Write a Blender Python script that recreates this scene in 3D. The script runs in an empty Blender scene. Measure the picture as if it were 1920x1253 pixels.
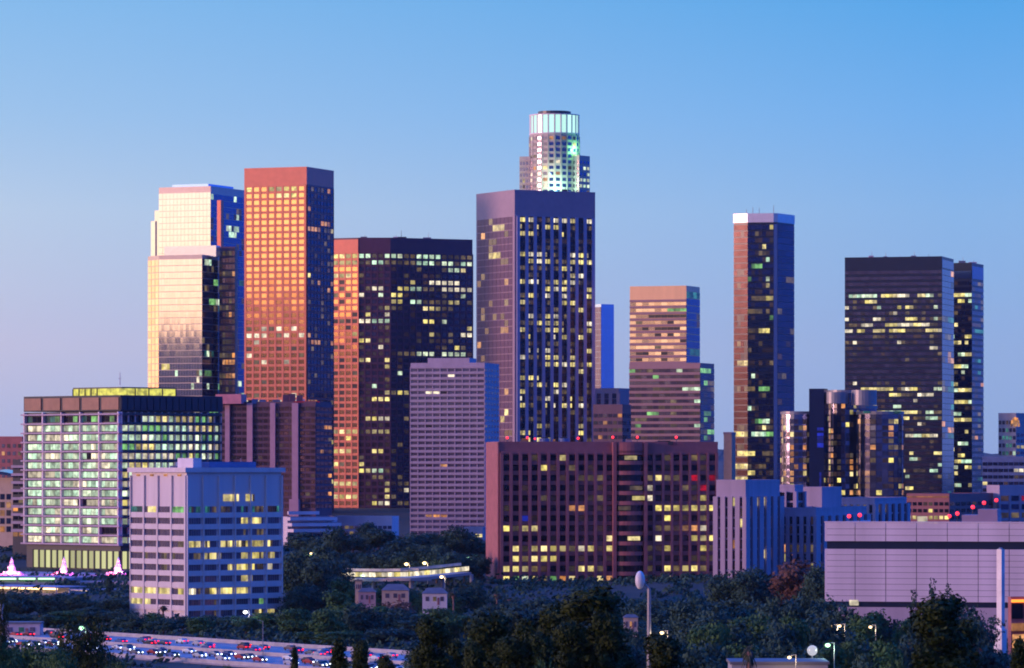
import bpy, bmesh, math, random
from mathutils import Vector, Matrix
# ------------------------------------------------------------------ camera, sky, sun, exposure
F = 8200.0            # focal length in photo pixels (photo is 1920 wide)
HZ = 875.0            # photo row of the horizon
CZ = 50.0             # camera height
sc = bpy.context.scene
COL = sc.collection
cam_d = bpy.data.cameras.new('camera'); cam = bpy.data.objects.new('camera', cam_d); COL.objects.link(cam)
cam_d.sensor_width = 36.0; cam_d.lens = F / 1920 * 36.0
cam_d.shift_y = (HZ - 626.5) / 1920.0
cam_d.clip_start = 1.0; cam_d.clip_end = 60000.0
cam.location = (0, 0, CZ); cam.rotation_euler = (math.radians(90), 0, 0)
sc.camera = cam
sc.view_settings.view_transform = 'Standard'; sc.view_settings.look = 'None'
sc.view_settings.exposure = 0.0; sc.view_settings.gamma = 1.0; sc.view_settings.use_curve_mapping = False
sc.cycles.use_denoising = True
sc.cycles.max_bounces = 6; sc.cycles.diffuse_bounces = 2; sc.cycles.glossy_bounces = 3
sc.cycles.volume_bounces = 0
sc.cycles.filter_width = 1.9
sc.cycles.sample_clamp_indirect = 4.0

def S(r, g, b):
    f = lambda c: (c/255/12.92) if c/255 <= .04045 else ((c/255+.055)/1.055)**2.4
    return (f(r), f(g), f(b))

SUN_AZ = math.radians(-76)      # measured from the viewing direction (+Y), negative to the left
SUN_EL = math.radians(6)
SUN_DIR = Vector((math.sin(SUN_AZ)*math.cos(SUN_EL), math.cos(SUN_AZ)*math.cos(SUN_EL), math.sin(SUN_EL)))
# the last light comes from the left and a little behind the camera
SUN_DIR = Vector((-0.94, -0.30, math.sin(SUN_EL))).normalized()
sun_d = bpy.data.lights.new('sun', 'SUN'); sun = bpy.data.objects.new('sun', sun_d); COL.objects.link(sun)
sun_d.energy = 2.7; sun_d.angle = math.radians(12); sun_d.color = (1.0, 0.50, 0.42)
sun.rotation_euler = SUN_DIR.to_track_quat('Z', 'Y').to_euler()

def world():
    w = bpy.data.worlds.new('World'); sc.world = w; w.use_nodes = True
    nt = w.node_tree; N = nt.nodes; L = nt.links; N.clear()
    out = N.new('ShaderNodeOutputWorld'); bg = N.new('ShaderNodeBackground')
    tc = N.new('ShaderNodeTexCoord'); sep = N.new('ShaderNodeSeparateXYZ'); L.new(tc.outputs['Generated'], sep.inputs[0])
    def m(op, a, b=None, c=None, clamp=False):
        n = N.new('ShaderNodeMath'); n.operation = op; n.use_clamp = clamp
        for i, v in enumerate((a, b, c)):
            if v is None: continue
            if isinstance(v, (int, float)): n.inputs[i].default_value = v
            else: L.new(v, n.inputs[i])
        return n.outputs[0]
    X, Y, Z = sep.outputs
    hl = m('SQRT', m('ADD', m('MULTIPLY', X, X), m('MULTIPLY', Y, Y)))
    s = m('DIVIDE', X, m('MAXIMUM', hl, 0.001)); c = m('DIVIDE', Y, m('MAXIMUM', hl, 0.001))
    zz = m('POWER', m('MAXIMUM', Z, 0.0), 0.5)      # spread the low sky over the ramp
    def ramp(stops):
        r = N.new('ShaderNodeValToRGB'); e = r.color_ramp.elements
        while len(e) > 1: e.remove(e[-1])
        for i, (p, col) in enumerate(stops):
            el = e[0] if i == 0 else e.new(math.sqrt(p))
            el.position = math.sqrt(p); el.color = (*col, 1)
        L.new(zz, r.inputs[0]); return r.outputs[0]
    def sk(r, g, b, k): c_ = S(r, g, b); return (c_[0]*k, c_[1]*k, c_[2]*k)
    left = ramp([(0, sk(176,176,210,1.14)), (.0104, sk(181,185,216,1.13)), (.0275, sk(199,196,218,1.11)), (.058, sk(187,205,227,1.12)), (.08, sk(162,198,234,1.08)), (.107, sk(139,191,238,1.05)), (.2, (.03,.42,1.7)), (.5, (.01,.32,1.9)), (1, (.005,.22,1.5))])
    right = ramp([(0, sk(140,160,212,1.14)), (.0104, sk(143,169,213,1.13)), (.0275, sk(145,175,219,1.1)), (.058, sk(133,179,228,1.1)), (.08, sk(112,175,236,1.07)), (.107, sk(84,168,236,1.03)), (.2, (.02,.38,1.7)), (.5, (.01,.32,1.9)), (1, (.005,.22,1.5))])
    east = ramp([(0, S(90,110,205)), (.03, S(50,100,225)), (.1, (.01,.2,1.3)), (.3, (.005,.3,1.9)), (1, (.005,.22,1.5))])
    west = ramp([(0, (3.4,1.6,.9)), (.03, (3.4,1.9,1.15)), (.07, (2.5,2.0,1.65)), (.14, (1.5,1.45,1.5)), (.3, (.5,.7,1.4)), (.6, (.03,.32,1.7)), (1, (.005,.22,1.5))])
    def mix(f, a, b, bt='MIX'):
        n = N.new('ShaderNodeMix'); n.data_type = 'RGBA'; n.blend_type = bt; n.clamp_factor = True
        if isinstance(f, (int, float)): n.inputs[0].default_value = f
        else: L.new(f, n.inputs[0])
        for v, i in ((a, 6), (b, 7)):
            if isinstance(v, tuple): n.inputs[i].default_value = v
            else: L.new(v, n.inputs[i])
        return n.outputs[2]
    def ss(v, a, b):
        n = N.new('ShaderNodeMapRange'); n.interpolation_type = 'SMOOTHSTEP'
        L.new(v, n.inputs[0]); n.inputs[1].default_value = a; n.inputs[2].default_value = b
        return n.outputs[0]
    def lin(v, a, b):
        n = N.new('ShaderNodeMapRange'); L.new(v, n.inputs[0]); n.inputs[1].default_value = a; n.inputs[2].default_value = b
        return n.outputs[0]
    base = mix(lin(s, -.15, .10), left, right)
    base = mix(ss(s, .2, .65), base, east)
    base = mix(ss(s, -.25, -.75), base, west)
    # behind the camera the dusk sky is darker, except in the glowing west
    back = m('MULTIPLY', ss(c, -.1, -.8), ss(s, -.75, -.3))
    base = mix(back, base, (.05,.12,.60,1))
    # the physical sky, low sun, blended in
    sky = N.new('ShaderNodeTexSky'); sky.sky_type = 'NISHITA'; sky.sun_disc = False
    sky.sun_elevation = SUN_EL; sky.sun_rotation = math.atan2(SUN_DIR.x, SUN_DIR.y)
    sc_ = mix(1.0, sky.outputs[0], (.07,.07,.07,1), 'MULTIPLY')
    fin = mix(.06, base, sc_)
    # below the horizon
    fin = mix(ss(Z, -.001, -.03), fin, (.02,.05,.14,1))
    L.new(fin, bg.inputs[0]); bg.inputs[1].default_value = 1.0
    L.new(bg.outputs[0], out.inputs[0])
    w.cycles.sampling_method = 'MANUAL'; w.cycles.sample_map_resolution = 1024
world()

# ------------------------------------------------------------------ helpers
rng = random.Random(7)
def wx(px, D): return (px - 960.0) / F * D
def wz(y, D): return CZ + (HZ - y) / F * D
def P(px, D): return Vector((wx(px, D), D))

def terr(x, y):
    pts = [(-800,49),(0,47),(150,40),(400,21),(750,0),(1420,0),(1520,2),(1850,5),(2100,13),(2500,25),(3000,30),(20000,30)]
    z = pts[-1][1]
    for (a, za), (b, zb) in zip(pts, pts[1:]):
        if y <= b:
            t = max(0, (y-a)/(b-a)); t = t*t*(3-2*t) if b <= 750 else t
            z = za + (zb-za)*t; break
    if 1380 < y < 3000:
        # small hill carrying the trees in the middle of the view
        z += 9*math.exp(-((x+55)/75)**2 - ((y-1880)/170)**2)
        z += 7*math.exp(-((x-100)/90)**2 - ((y-1560)/120)**2)
    return z

MATS = {}
def nodes(m): m.use_nodes = True; return m.node_tree.nodes, m.node_tree.links, m.node_tree.nodes['Principled BSDF']
def mat_plain(name, col, rough=.75, metal=0.0, vary=.18, scale=.35, spec=.5, streak=False, bump=0.0):
    if name in MATS: return MATS[name]
    m = bpy.data.materials.new(name); N, L, b = nodes(m)
    tc = N.new('ShaderNodeTexCoord'); n1 = N.new('ShaderNodeTexNoise'); n1.inputs['Scale'].default_value = scale; n1.inputs['Detail'].default_value = 5
    src = tc.outputs['Object']
    if streak:
        mp = N.new('ShaderNodeMapping'); mp.inputs['Scale'].default_value = (1, 1, .08); L.new(src, mp.inputs[0]); src = mp.outputs[0]
    L.new(src, n1.inputs['Vector'])
    mr = N.new('ShaderNodeMapRange'); mr.inputs[1].default_value = .3; mr.inputs[2].default_value = .7; mr.inputs[3].default_value = 1-vary; mr.inputs[4].default_value = 1+vary
    L.new(n1.outputs['Fac'], mr.inputs[0])
    mx = N.new('ShaderNodeMix'); mx.data_type = 'RGBA'; mx.blend_type = 'MULTIPLY'; mx.inputs[0].default_value = 1
    mx.inputs[6].default_value = (*col, 1)
    cmb = N.new('ShaderNodeCombineColor'); [L.new(mr.outputs[0], cmb.inputs[i]) for i in range(3)]
    L.new(cmb.outputs[0], mx.inputs[7]); L.new(mx.outputs[2], b.inputs['Base Color'])
    b.inputs['Roughness'].default_value = rough; b.inputs['Metallic'].default_value = metal
    b.inputs['Specular IOR Level'].default_value = spec
    if bump:
        bp = N.new('ShaderNodeBump'); bp.inputs['Strength'].default_value = bump; bp.inputs['Distance'].default_value = .5
        L.new(n1.outputs['Fac'], bp.inputs['Height']); L.new(bp.outputs[0], b.inputs['Normal'])
    MATS[name] = m; return m

def isl_rand(N, L):
    g = N.new('ShaderNodeNewGeometry'); o = N.new('ShaderNodeObjectInfo')
    a = N.new('ShaderNodeMath'); a.operation = 'ADD'; L.new(g.outputs['Random Per Island'], a.inputs[0]); L.new(o.outputs['Random'], a.inputs[1])
    f = N.new('ShaderNodeMath'); f.operation = 'FRACT'; L.new(a.outputs[0], f.inputs[0]); return f.outputs[0]

def mat_glass(name, col, rough=.08, metal=.75, tilt=.004, vary=.25):
    """Coated curtain wall glass: every pane reflects at a slightly different angle and strength."""
    if name in MATS: return MATS[name]
    m = bpy.data.materials.new(name); N, L, b = nodes(m)
    r = isl_rand(N, L)
    mr = N.new('ShaderNodeMapRange'); mr.inputs[3].default_value = 1-vary; mr.inputs[4].default_value = 1.0; L.new(r, mr.inputs[0])
    cmb = N.new('ShaderNodeCombineColor'); [L.new(mr.outputs[0], cmb.inputs[i]) for i in range(3)]
    mx = N.new('ShaderNodeMix'); mx.data_type = 'RGBA'; mx.blend_type = 'MULTIPLY'; mx.inputs[0].default_value = 1
    mx.inputs[6].default_value = (*col, 1); L.new(cmb.outputs[0], mx.inputs[7]); L.new(mx.outputs[2], b.inputs['Base Color'])
    b.inputs['Roughness'].default_value = rough; b.inputs['Metallic'].default_value = metal
    wn = N.new('ShaderNodeTexWhiteNoise'); wn.noise_dimensions = '1D'; L.new(r, wn.inputs['W'])
    sub = N.new('ShaderNodeVectorMath'); sub.operation = 'SUBTRACT'; L.new(wn.outputs['Color'], sub.inputs[0]); sub.inputs[1].default_value = (.5,.5,.5)
    sca = N.new('ShaderNodeVectorMath'); sca.operation = 'SCALE'; L.new(sub.outputs[0], sca.inputs[0]); sca.inputs['Scale'].default_value = tilt*2
    g = N.new('ShaderNodeNewGeometry'); ad = N.new('ShaderNodeVectorMath'); ad.operation = 'ADD'; L.new(g.outputs['Normal'], ad.inputs[0]); L.new(sca.outputs[0], ad.inputs[1])
    nz = N.new('ShaderNodeVectorMath'); nz.operation = 'NORMALIZE'; L.new(ad.outputs[0], nz.inputs[0]); L.new(nz.outputs[0], b.inputs['Normal'])
    MATS[name] = m; return m

def mat_lit(name, col, strength=1.2, lo=.35, tex=True):
    """A lit room behind glass: brightness differs per window and inside each window."""
    if name in MATS: return MATS[name]
    m = bpy.data.materials.new(name); N, L, b = nodes(m)
    b.inputs['Base Color'].default_value = (.03,.03,.04,1); b.inputs['Roughness'].default_value = .15
    r = isl_rand(N, L)
    wn = N.new('ShaderNodeTexWhiteNoise'); wn.noise_dimensions = '1D'; L.new(r, wn.inputs['W'])
    hm = N.new('ShaderNodeMath'); hm.operation = 'MULTIPLY'; L.new(wn.outputs['Value'], hm.inputs[0]); hm.inputs[1].default_value = .5 if name in ('lit_yellow','lit_cool','lit_dim') else .25 if name == 'lit_orange' else 0.0
    cm = N.new('ShaderNodeMix'); cm.data_type = 'RGBA'; L.new(hm.outputs[0], cm.inputs[0]); cm.inputs[6].default_value = (*col, 1)
    w_ = max(col); cm.inputs[7].default_value = (w_, w_*.82, w_*.55, 1); L.new(cm.outputs[2], b.inputs['Emission Color'])
    pw = N.new('ShaderNodeMath'); pw.operation = 'POWER'; L.new(r, pw.inputs[0]); pw.inputs[1].default_value = 1.4 if tex else 1.0
    mr = N.new('ShaderNodeMapRange'); mr.inputs[3].default_value = (lo*.7 if tex else lo)*strength; mr.inputs[4].default_value = strength*(1.15 if tex else 1); L.new(pw.outputs[0], mr.inputs[0])
    res = mr.outputs[0]
    if tex:
        g = N.new('ShaderNodeNewGeometry'); n1 = N.new('ShaderNodeTexNoise'); n1.inputs['Scale'].default_value = .4; n1.inputs['Detail'].default_value = 2
        L.new(g.outputs['Position'], n1.inputs['Vector'])
        m2 = N.new('ShaderNodeMapRange'); m2.inputs[1].default_value = .35; m2.inputs[2].default_value = .6; m2.inputs[3].default_value = .45; m2.inputs[4].default_value = 1.15
        L.new(n1.outputs['Fac'], m2.inputs[0])
        mu = N.new('ShaderNodeMath'); mu.operation = 'MULTIPLY'; L.new(res, mu.inputs[0]); L.new(m2.outputs[0], mu.inputs[1]); res = mu.outputs[0]
    L.new(res, b.inputs['Emission Strength'])
    m.cycles.emission_sampling = 'NONE'
    MATS[name] = m; return m

mat_lit('lit_yellow', S(250,228,120), 1.25, .45)
mat_lit('lit_white', S(255,240,205), 1.3, .5)
mat_lit('lit_cool', S(200,245,208), 1.3, .6)
mat_lit('lit_penthouse_wall', S(238,232,95), .9, .8)
mat_lit('lit_lobby', S(232,232,165), .95, .55, False)
mat_lit('lit_green', S(150,225,130), .8, .4)
mat_lit('lit_orange', S(255,165,80), .9, .4)
mat_lit('lit_dim', S(180,150,90), .35, .25)
mat_lit('lit_faint', S(150,110,80), .16, .2)
mat_lit('lit_teal', S(90,200,190), .35, .3)
mat_lit('lit_red', S(235,20,40), .5, .5)
mat_lit('lit_blue', S(40,60,235), .55, .5)
mat_lit('lamp_white', S(235,245,255), 5, .8, False)
mat_lit('lamp_warm', S(255,215,150), 4, .8, False)
mat_lit('lamp_green', S(180,255,190), 3, .8, False)
mat_lit('lamp_red', S(255,40,50), 4.0, .8, False)
mat_lit('lamp_taillight', S(255,25,35), 4, .8, False)
mat_lit('lamp_orange', S(255,150,50), 2, .8, False)

class MB:
    def __init__(s): s.v = []; s.f = []; s.mi = []; s.mats = []
    def mat(s, m):
        m = MATS[m] if isinstance(m, str) else m
        if m not in s.mats: s.mats.append(m)
        return s.mats.index(m)
    def face(s, pts, m=0):
        i = len(s.v); s.v += [tuple(p) for p in pts]; s.f.append(tuple(range(i, i+len(pts)))); s.mi.append(m)
    def obox(s, c, ux, uy, uz, m=0):
        """box with centre c and half-vectors"""
        c, ux, uy, uz = Vector(c), Vector(ux), Vector(uy), Vector(uz); i = len(s.v)
        for a in (-1, 1):
            for b in (-1, 1):
                for d in (-1, 1): s.v.append(tuple(c + a*ux + b*uy + d*uz))
        fs = [(0,1,3,2),(4,6,7,5),(0,4,5,1),(2,3,7,6),(0,2,6,4),(1,5,7,3)]
        flip = ux.cross(uy).dot(uz) < 0
        for f in fs:
            f = tuple(i+k for k in f); s.f.append(f[::-1] if flip else f); s.mi.append(m)
    def box(s, x0, x1, y0, y1, z0, z1, m=0):
        s.obox(((x0+x1)/2,(y0+y1)/2,(z0+z1)/2), ((x1-x0)/2,0,0), (0,(y1-y0)/2,0), (0,0,(z1-z0)/2), m)
    def prism(s, poly, z0, z1, m=0, mt=None):
        """poly: plan points counter-clockwise or not; fixed up"""
        a = sum(poly[i][0]*poly[(i+1) % len(poly)][1] - poly[(i+1) % len(poly)][0]*poly[i][1] for i in range(len(poly)))
        if a < 0: poly = poly[::-1]
        n = len(poly); i = len(s.v)
        s.v += [(p[0], p[1], z0) for p in poly] + [(p[0], p[1], z1) for p in poly]
        for k in range(n):
            q = (k+1) % n; s.f.append((i+k, i+q, i+n+q, i+n+k)); s.mi.append(m)
        s.f.append(tuple(range(i+n, i+2*n))); s.mi.append(m if mt is None else mt)
        s.f.append(tuple(range(i+n-1, i-1, -1))); s.mi.append(m)
    def cone(s, p0, p1, r0, r1, seg=8, m=0, caps=True):
        p0, p1 = Vector(p0), Vector(p1); d = (p1-p0).normalized()
        a = d.orthogonal().normalized(); b = d.cross(a); i = len(s.v)
        for p, r in ((p0, r0), (p1, r1)):
            for k in range(seg):
                t = 2*math.pi*k/seg; s.v.append(tuple(p + a*math.cos(t)*r + b*math.sin(t)*r))
        for k in range(seg):
            q = (k+1) % seg; s.f.append((i+k, i+q, i+seg+q, i+seg+k)); s.mi.append(m)
        if caps:
            s.f.append(tuple(range(i+seg, i+2*seg))); s.mi.append(m); s.f.append(tuple(range(i+seg-1, i-1, -1))); s.mi.append(m)
    def ball(s, c, rx, ry, rz, seg=12, rings=8, m=0):
        i = len(s.v); c = Vector(c)
        for a in range(rings+1):
            th = math.pi*a/rings
            for k in range(seg):
                ph = 2*math.pi*k/seg; s.v.append((c.x+rx*math.sin(th)*math.cos(ph), c.y+ry*math.sin(th)*math.sin(ph), c.z+rz*math.cos(th)))
        for a in range(rings):
            for k in range(seg):
                q = (k+1) % seg; s.f.append((i+a*seg+k, i+(a+1)*seg+k, i+(a+1)*seg+q, i+a*seg+q)); s.mi.append(m)
    def build(s, name, mat=None, parent=None, off=None, smooth=False, kind=None):
        me = bpy.data.meshes.new(name)
        o = off if off is not None else (parent['_w'] if parent is not None and '_w' in parent else (0,0,0))
        me.from_pydata([(v[0]-o[0], v[1]-o[1], v[2]-o[2]) for v in s.v], [], s.f)
        ms = s.mats or [MATS[mat] if isinstance(mat, str) else mat]
        for m_ in ms: me.materials.append(m_)
        if len(ms) > 1: me.polygons.foreach_set('material_index', s.mi)
        if smooth: me.polygons.foreach_set('use_smooth', [True]*len(s.f))
        me.update()
        ob = bpy.data.objects.new(name, me); COL.objects.link(ob)
        if parent is not None: ob.parent = parent
        else: ob.location = o if off is not None else (0,0,0)
        if kind: ob['kind'] = kind
        return ob

def thing(name, label, cat, loc=(0,0,0), group=None):
    o = bpy.data.objects.new(name, None); COL.objects.link(o); o.location = loc; o.empty_display_size = 1
    o['label'] = label; o['category'] = cat; o['_w'] = [float(v) for v in loc]
    if group: o['group'] = group
    return o
def finish_props():
    for o in bpy.data.objects:
        if '_w' in o: del o['_w']

def chain_box(xl, xc, xr, D, a):
    """plan of a rectangular block: left end, near corner and right end given as photo columns, near corner at distance D, left face turned a degrees to the left"""
    a = math.radians(a); C = P(xc, D); kl = (xl-960)/F; kr = (xr-960)/F
    tl = (C.x - kl*C.y)/(math.cos(a) + kl*math.sin(a)); tr = (kr*C.y - C.x)/(math.sin(a) - kr*math.cos(a))
    ul = Vector((-math.cos(a), math.sin(a))); ur = Vector((math.sin(a), math.cos(a)))
    return [C+ul*tl, C, C+ur*tr, C+ul*tl+ur*tr]

def pattern(rows, cols, r, hot=.15, phot=.75, base=.08, kinds=('lit_yellow','lit_yellow','lit_white','lit_cool'), dim=.12):
    out = []
    for i in range(rows):
        h = r.random() < hot; row = [None]*cols; p = phot if h else base*r.uniform(.2, 1.9); k = 0
        while k < cols:
            if r.random() < p:
                kd = r.choice(kinds); run = r.choice((1,1,1,2,3)) if not h else r.choice((2,3,4))
                for q in range(k, min(cols, k+run)): row[q] = kd
                k += run
            else:
                if r.random() < dim: row[k] = r.choice(('lit_dim','lit_faint','lit_faint'))
                k += 1
        out.append(row)
    return out

FOOT = []
class Building:
    def __init__(s, name, label, poly, z1, wall, roof='roof_gravel', cat='building', z0=None, group=None, parapet=1.0):
        s.poly = [Vector(p) for p in poly]
        c = sum(s.poly, Vector((0,0)))/len(s.poly)
        FOOT.append(s.poly)
        zb = min(terr(p.x, p.y) for p in s.poly) - 3 if z0 is None else z0
        s.z0, s.z1 = zb, z1
        s.t = thing(name, label, cat, (c.x, c.y, zb), group); s.wins = []; s.frame = None; s.wallm = wall
        m = MB(); i = m.mat(wall); j = m.mat(roof)
        m.prism([tuple(p) for p in s.poly], zb, z1, i, j)
        m.build('wall', None, s.t)
        if parapet:
            m = MB(); n = len(s.poly)
            a = sum(s.poly[k].x*s.poly[(k+1) % n].y - s.poly[(k+1) % n].x*s.poly[k].y for k in range(n))
            pl = s.poly if a > 0 else s.poly[::-1]
            for k in range(n):
                p, q = pl[k], pl[(k+1) % n]; d = (q-p).normalized(); nn = Vector((d.y, -d.x)); L = (q-p).length
                mid = (p+q)/2 - nn*.15
                m.obox((mid.x, mid.y, z1+parapet/2+.002), (d.x*(L/2-.02), d.y*(L/2-.02), 0), (nn.x*.2, nn.y*.2, 0), (0,0,parapet/2))
            m.build('parapet', wall, s.t)
    def facade(s, p0, p1, z0, z1, cols, rows, fw, fh, glass, pat=None, off=.12, pier=None, span=None, m0=0.0, m1=0.0, framemat=None, piermat=None):
        """window grid on the wall from plan point p0 to p1 (left to right as seen)"""
        p0, p1 = Vector(p0), Vector(p1); d = (p1-p0); L = d.length; d.normalize(); n = Vector((d.y, -d.x))
        W = L - m0 - m1; cw = W/cols; ch = (z1-z0)/rows; D3 = Vector((d.x, d.y, 0)); N3 = Vector((n.x, n.y, 0))
        for r in range(rows):
            for c in range(cols):
                key = pat[r][c] if pat else None
                q = p0 + d*(m0 + (c+.5)*cw); z = z1 - (r+.5)*ch
                s.wins.append((Vector((q.x, q.y, z)) + N3*off, D3, N3, cw*fw, ch*fh, key or glass, key is not None))
        if pier or span:
            if s.frame is None: s.frame = {}
            if pier:
                key = piermat or framemat or s.wallm; fm = s.frame.setdefault(key, MB()); pw, pd = pier
                for c in range(cols+1):
                    q = p0 + d*(m0 + c*cw)
                    fm.obox((q.x+n.x*pd/2, q.y+n.y*pd/2, (z0+z1)/2), D3*pw/2, N3*pd/2, (0,0,(z1-z0)/2))
            if span:
                key = framemat or s.wallm; fm = s.frame.setdefault(key, MB()); sh, sd = span
                for r in range(rows+1):
                    q = (p0+p1)/2 + d*(m0-m1)/2
                    fm.obox((q.x+n.x*sd/2, q.y+n.y*sd/2, z1 - r*ch), D3*(W/2-.01), N3*sd/2, (0,0,sh/2))
    def add(s, name, mb, mat=None, kind=None, smooth=False):
        return mb.build(name, mat, s.t, kind=kind, smooth=smooth)
    def block(s, name, poly, z0, z1, mat):
        m = MB(); m.prism([tuple(p) for p in poly], z0, z1); return m.build(name, mat, s.t)
    def kit(s, n=4, seed=1, y=5, z=None):
        zz = s.z1 if z is None else z; r = R(seed); c = sum(s.poly, Vector((0,0)))/len(s.poly)
        for k in range(n):
            a = s.poly[0].lerp(s.poly[2 if len(s.poly) < 5 else 3], (k+.5)/n); p = a.lerp(c, .35); w_ = r.uniform(1.0,2.4); h_ = r.uniform(1.6,3.0)
            m = MB(); m.box(p.x-w_, p.x+w_, p.y-1.5, p.y+1.5, zz+.01, zz+h_); m.cone((p.x+w_*.3,p.y,zz+h_),(p.x+w_*.3,p.y,zz+h_+r.uniform(.8,3)),.13,.07,5)
            m.build('rooftop_unit', r.choice(('steel_grey','dark_steel','lilac_concrete')), s.t)
    def done(s, limit=100, kit=0):
        if kit: s.kit(kit, seed=int(abs(s.poly[0].x)*10))
        if s.frame:
            for k, fm in s.frame.items(): fm.build('facade_frame', k, s.t)
        w = s.wins
        order = sorted(range(len(w)), key=lambda i: (not (w[i][6] and w[i][5] not in ('lit_dim','lit_faint')), not w[i][6], -w[i][3]*w[i][4]))
        cache = {}; o = s.t['_w']
        T = .05
        for i in order[:limit]:
            c, D3, N3, ww, hh, mt, _ = w[i]
            key = (round(D3.x,4), round(D3.y,4), round(ww,3), round(hh,3), mt)
            if key not in cache:
                m = MB(); m.obox((0,0,0), D3*ww/2, N3*T, (0,0,hh/2)); ob = m.build('window', mt, s.t, off=(0,0,0)); cache[key] = ob.data
            else:
                ob = bpy.data.objects.new('window', cache[key]); COL.objects.link(ob); ob.parent = s.t
            ob.location = (c.x-o[0], c.y-o[1], c.z-o[2])
        rest = order[limit:]
        if rest:
            m = MB()
            for i in rest:
                c, D3, N3, ww, hh, mt, _ = w[i]; m.obox(c, D3*ww/2, N3*T, (0,0,hh/2), m.mat(mt))
            m.build('window_grid', None, s.t, kind='stuff')

def lerp(a, b, t): return a + (b-a)*t
def rowsof(z0, z1, h): return max(1, round((z1-z0)/h))
def ngon(px, D, rpx, n=24, rot=0.0, ry=None):
    c = P(px, D); r = rpx/F*D; ry = ry or r
    return [Vector((c.x + r*math.cos(rot+2*math.pi*k/n), c.y + r + r*math.sin(rot+2*math.pi*k/n))) for k in range(n)]
def visible_edges(poly):
    """edges of a counter-clockwise polygon that face the camera, each ordered left to right"""
    out = []
    n = len(poly)
    for k in range(n):
        p, q = poly[k], poly[(k+1) % n]; d = (q-p).normalized(); nn = Vector((d.y, -d.x)); mid = (p+q)/2
        if nn.dot(-mid) > .05*mid.length: out.append((p, q))
    return sorted(out, key=lambda e: e[0].x/e[0].y)

# ------------------------------------------------------------------ materials
mat_plain('roof_gravel', (.16,.15,.16)); mat_plain('roof_dark', (.06,.06,.08))
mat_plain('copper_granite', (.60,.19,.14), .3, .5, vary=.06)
mat_plain('mauve_band', (.34,.2,.22), .4, .2, vary=.06)  # same cladding as the upper tower, toned down where the glow fades
mat_plain('sunset_tinted_metal', (.92,.53,.30), .3, .45, vary=.06, streak=True)  # sunset glow worked into the cladding colour
mat_plain('brown_granite', (.13,.06,.10), .4, vary=.08)
mat_plain('rose_granite', (.36,.26,.33), .5, vary=.06)
mat_plain('sky_tinted_fins', (.34,.34,.52), .4, vary=.06)  # granite fins coloured towards blue for the skylight on them
mat_plain('lilac_concrete', (.46,.38,.46), .8, vary=.1, streak=True)
mat_plain('grey_concrete', (.33,.33,.36), .8, vary=.1, streak=True)
mat_plain('white_concrete', (.68,.62,.64), .7, vary=.08, streak=True)
mat_plain('white_panel', (.74,.64,.70), .6, vary=.13, scale=.12, streak=True)
mat_plain('stone_cream', (.52,.47,.42), .6, vary=.08)
mat_plain('stone_crown', (.8,.74,.74), .2, .8, vary=.03)
mat_plain('stone_white', (.85,.8,.78), .35, .3, vary=.04)
mat_plain('cream_mullion', (.55,.45,.42), .3, .5, vary=.05)
mat_plain('peach_stone', (.5,.38,.3), .6, vary=.08)
mat_plain('brick_red', (.38,.13,.13), .8, vary=.15)
mat_plain('brown_frame', (.31,.115,.125), .6, vary=.1)
mat_plain('apartment_brown', (.14,.08,.12), .8, vary=.12)
mat_plain('red_lit_plaster', (.62,.24,.30), .7)  # plaster colour holds the red light falling on the roof block
mat_plain('apartment_rib', (.46,.28,.36), .8, vary=.1)
mat_plain('dark_steel', (.04,.045,.06), .4, vary=.1)
mat_plain('black_panel', (.014,.02,.045), .3, vary=.1)
mat_plain('bronze_panel', (.30,.16,.10), .5, vary=.15)
mat_plain('steel_grey', (.28,.28,.31), .45, .4, vary=.08)
mat_plain('asphalt', (.055,.055,.065), .7, vary=.2, scale=.08)
mat_plain('freeway_concrete', (.33,.29,.31), .6, vary=.15, scale=.05)  # pavement lightened in place of headlight spill from the traffic
mat_plain('paint_white', (.7,.7,.68), .6)
mat_plain('bark', (.10,.07,.055), .9); mat_plain('palm_bark', (.22,.13,.11), .9)
mat_plain('frond_dry', (.20,.12,.09), .9)
mat_plain('blue_box', (.12,.18,.35), .6); mat_plain('water_spray', (.85,.8,.85), .5, vary=.05)
mat_plain('white_paint', (.72,.72,.74), .4)
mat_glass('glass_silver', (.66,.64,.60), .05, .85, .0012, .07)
mat_glass('glass_sunset_tinted', (.055,.028,.028), .15, .75, .002, .08)  # dark glass reddened for the sunset reflection on one facet
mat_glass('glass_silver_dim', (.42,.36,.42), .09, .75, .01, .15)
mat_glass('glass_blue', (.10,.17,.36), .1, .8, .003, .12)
mat_glass('glass_sky', (.42,.62,.95), .12, .75, .002, .06)
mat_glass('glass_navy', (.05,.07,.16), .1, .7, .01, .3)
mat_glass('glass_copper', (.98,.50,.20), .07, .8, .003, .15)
mat_glass('glass_brown', (.16,.10,.12), .1, .7, .012, .3)
mat_glass('glass_dark', (.035,.035,.06), .1, .6, .01, .4)
mat_glass('glass_peach', (.85,.66,.42), .1, .75, .012, .25)  # peach tint carries the sunset glow of the faces it covers
mat_glass('glass_hotel', (.20,.20,.30), .1, .8, .02, .4)
mat_glass('glass_dusk', (.22,.19,.26), .15, .5, .01, .2)
mat_plain('plum_panel', (.15,.085,.15), .45, vary=.06, spec=.25)
mat_glass('glass_plum', (.07,.045,.085), .15, .5, .003, .15)
mat_glass('glass_smoke', (.12,.10,.15), .12, .7, .01, .2)

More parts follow.
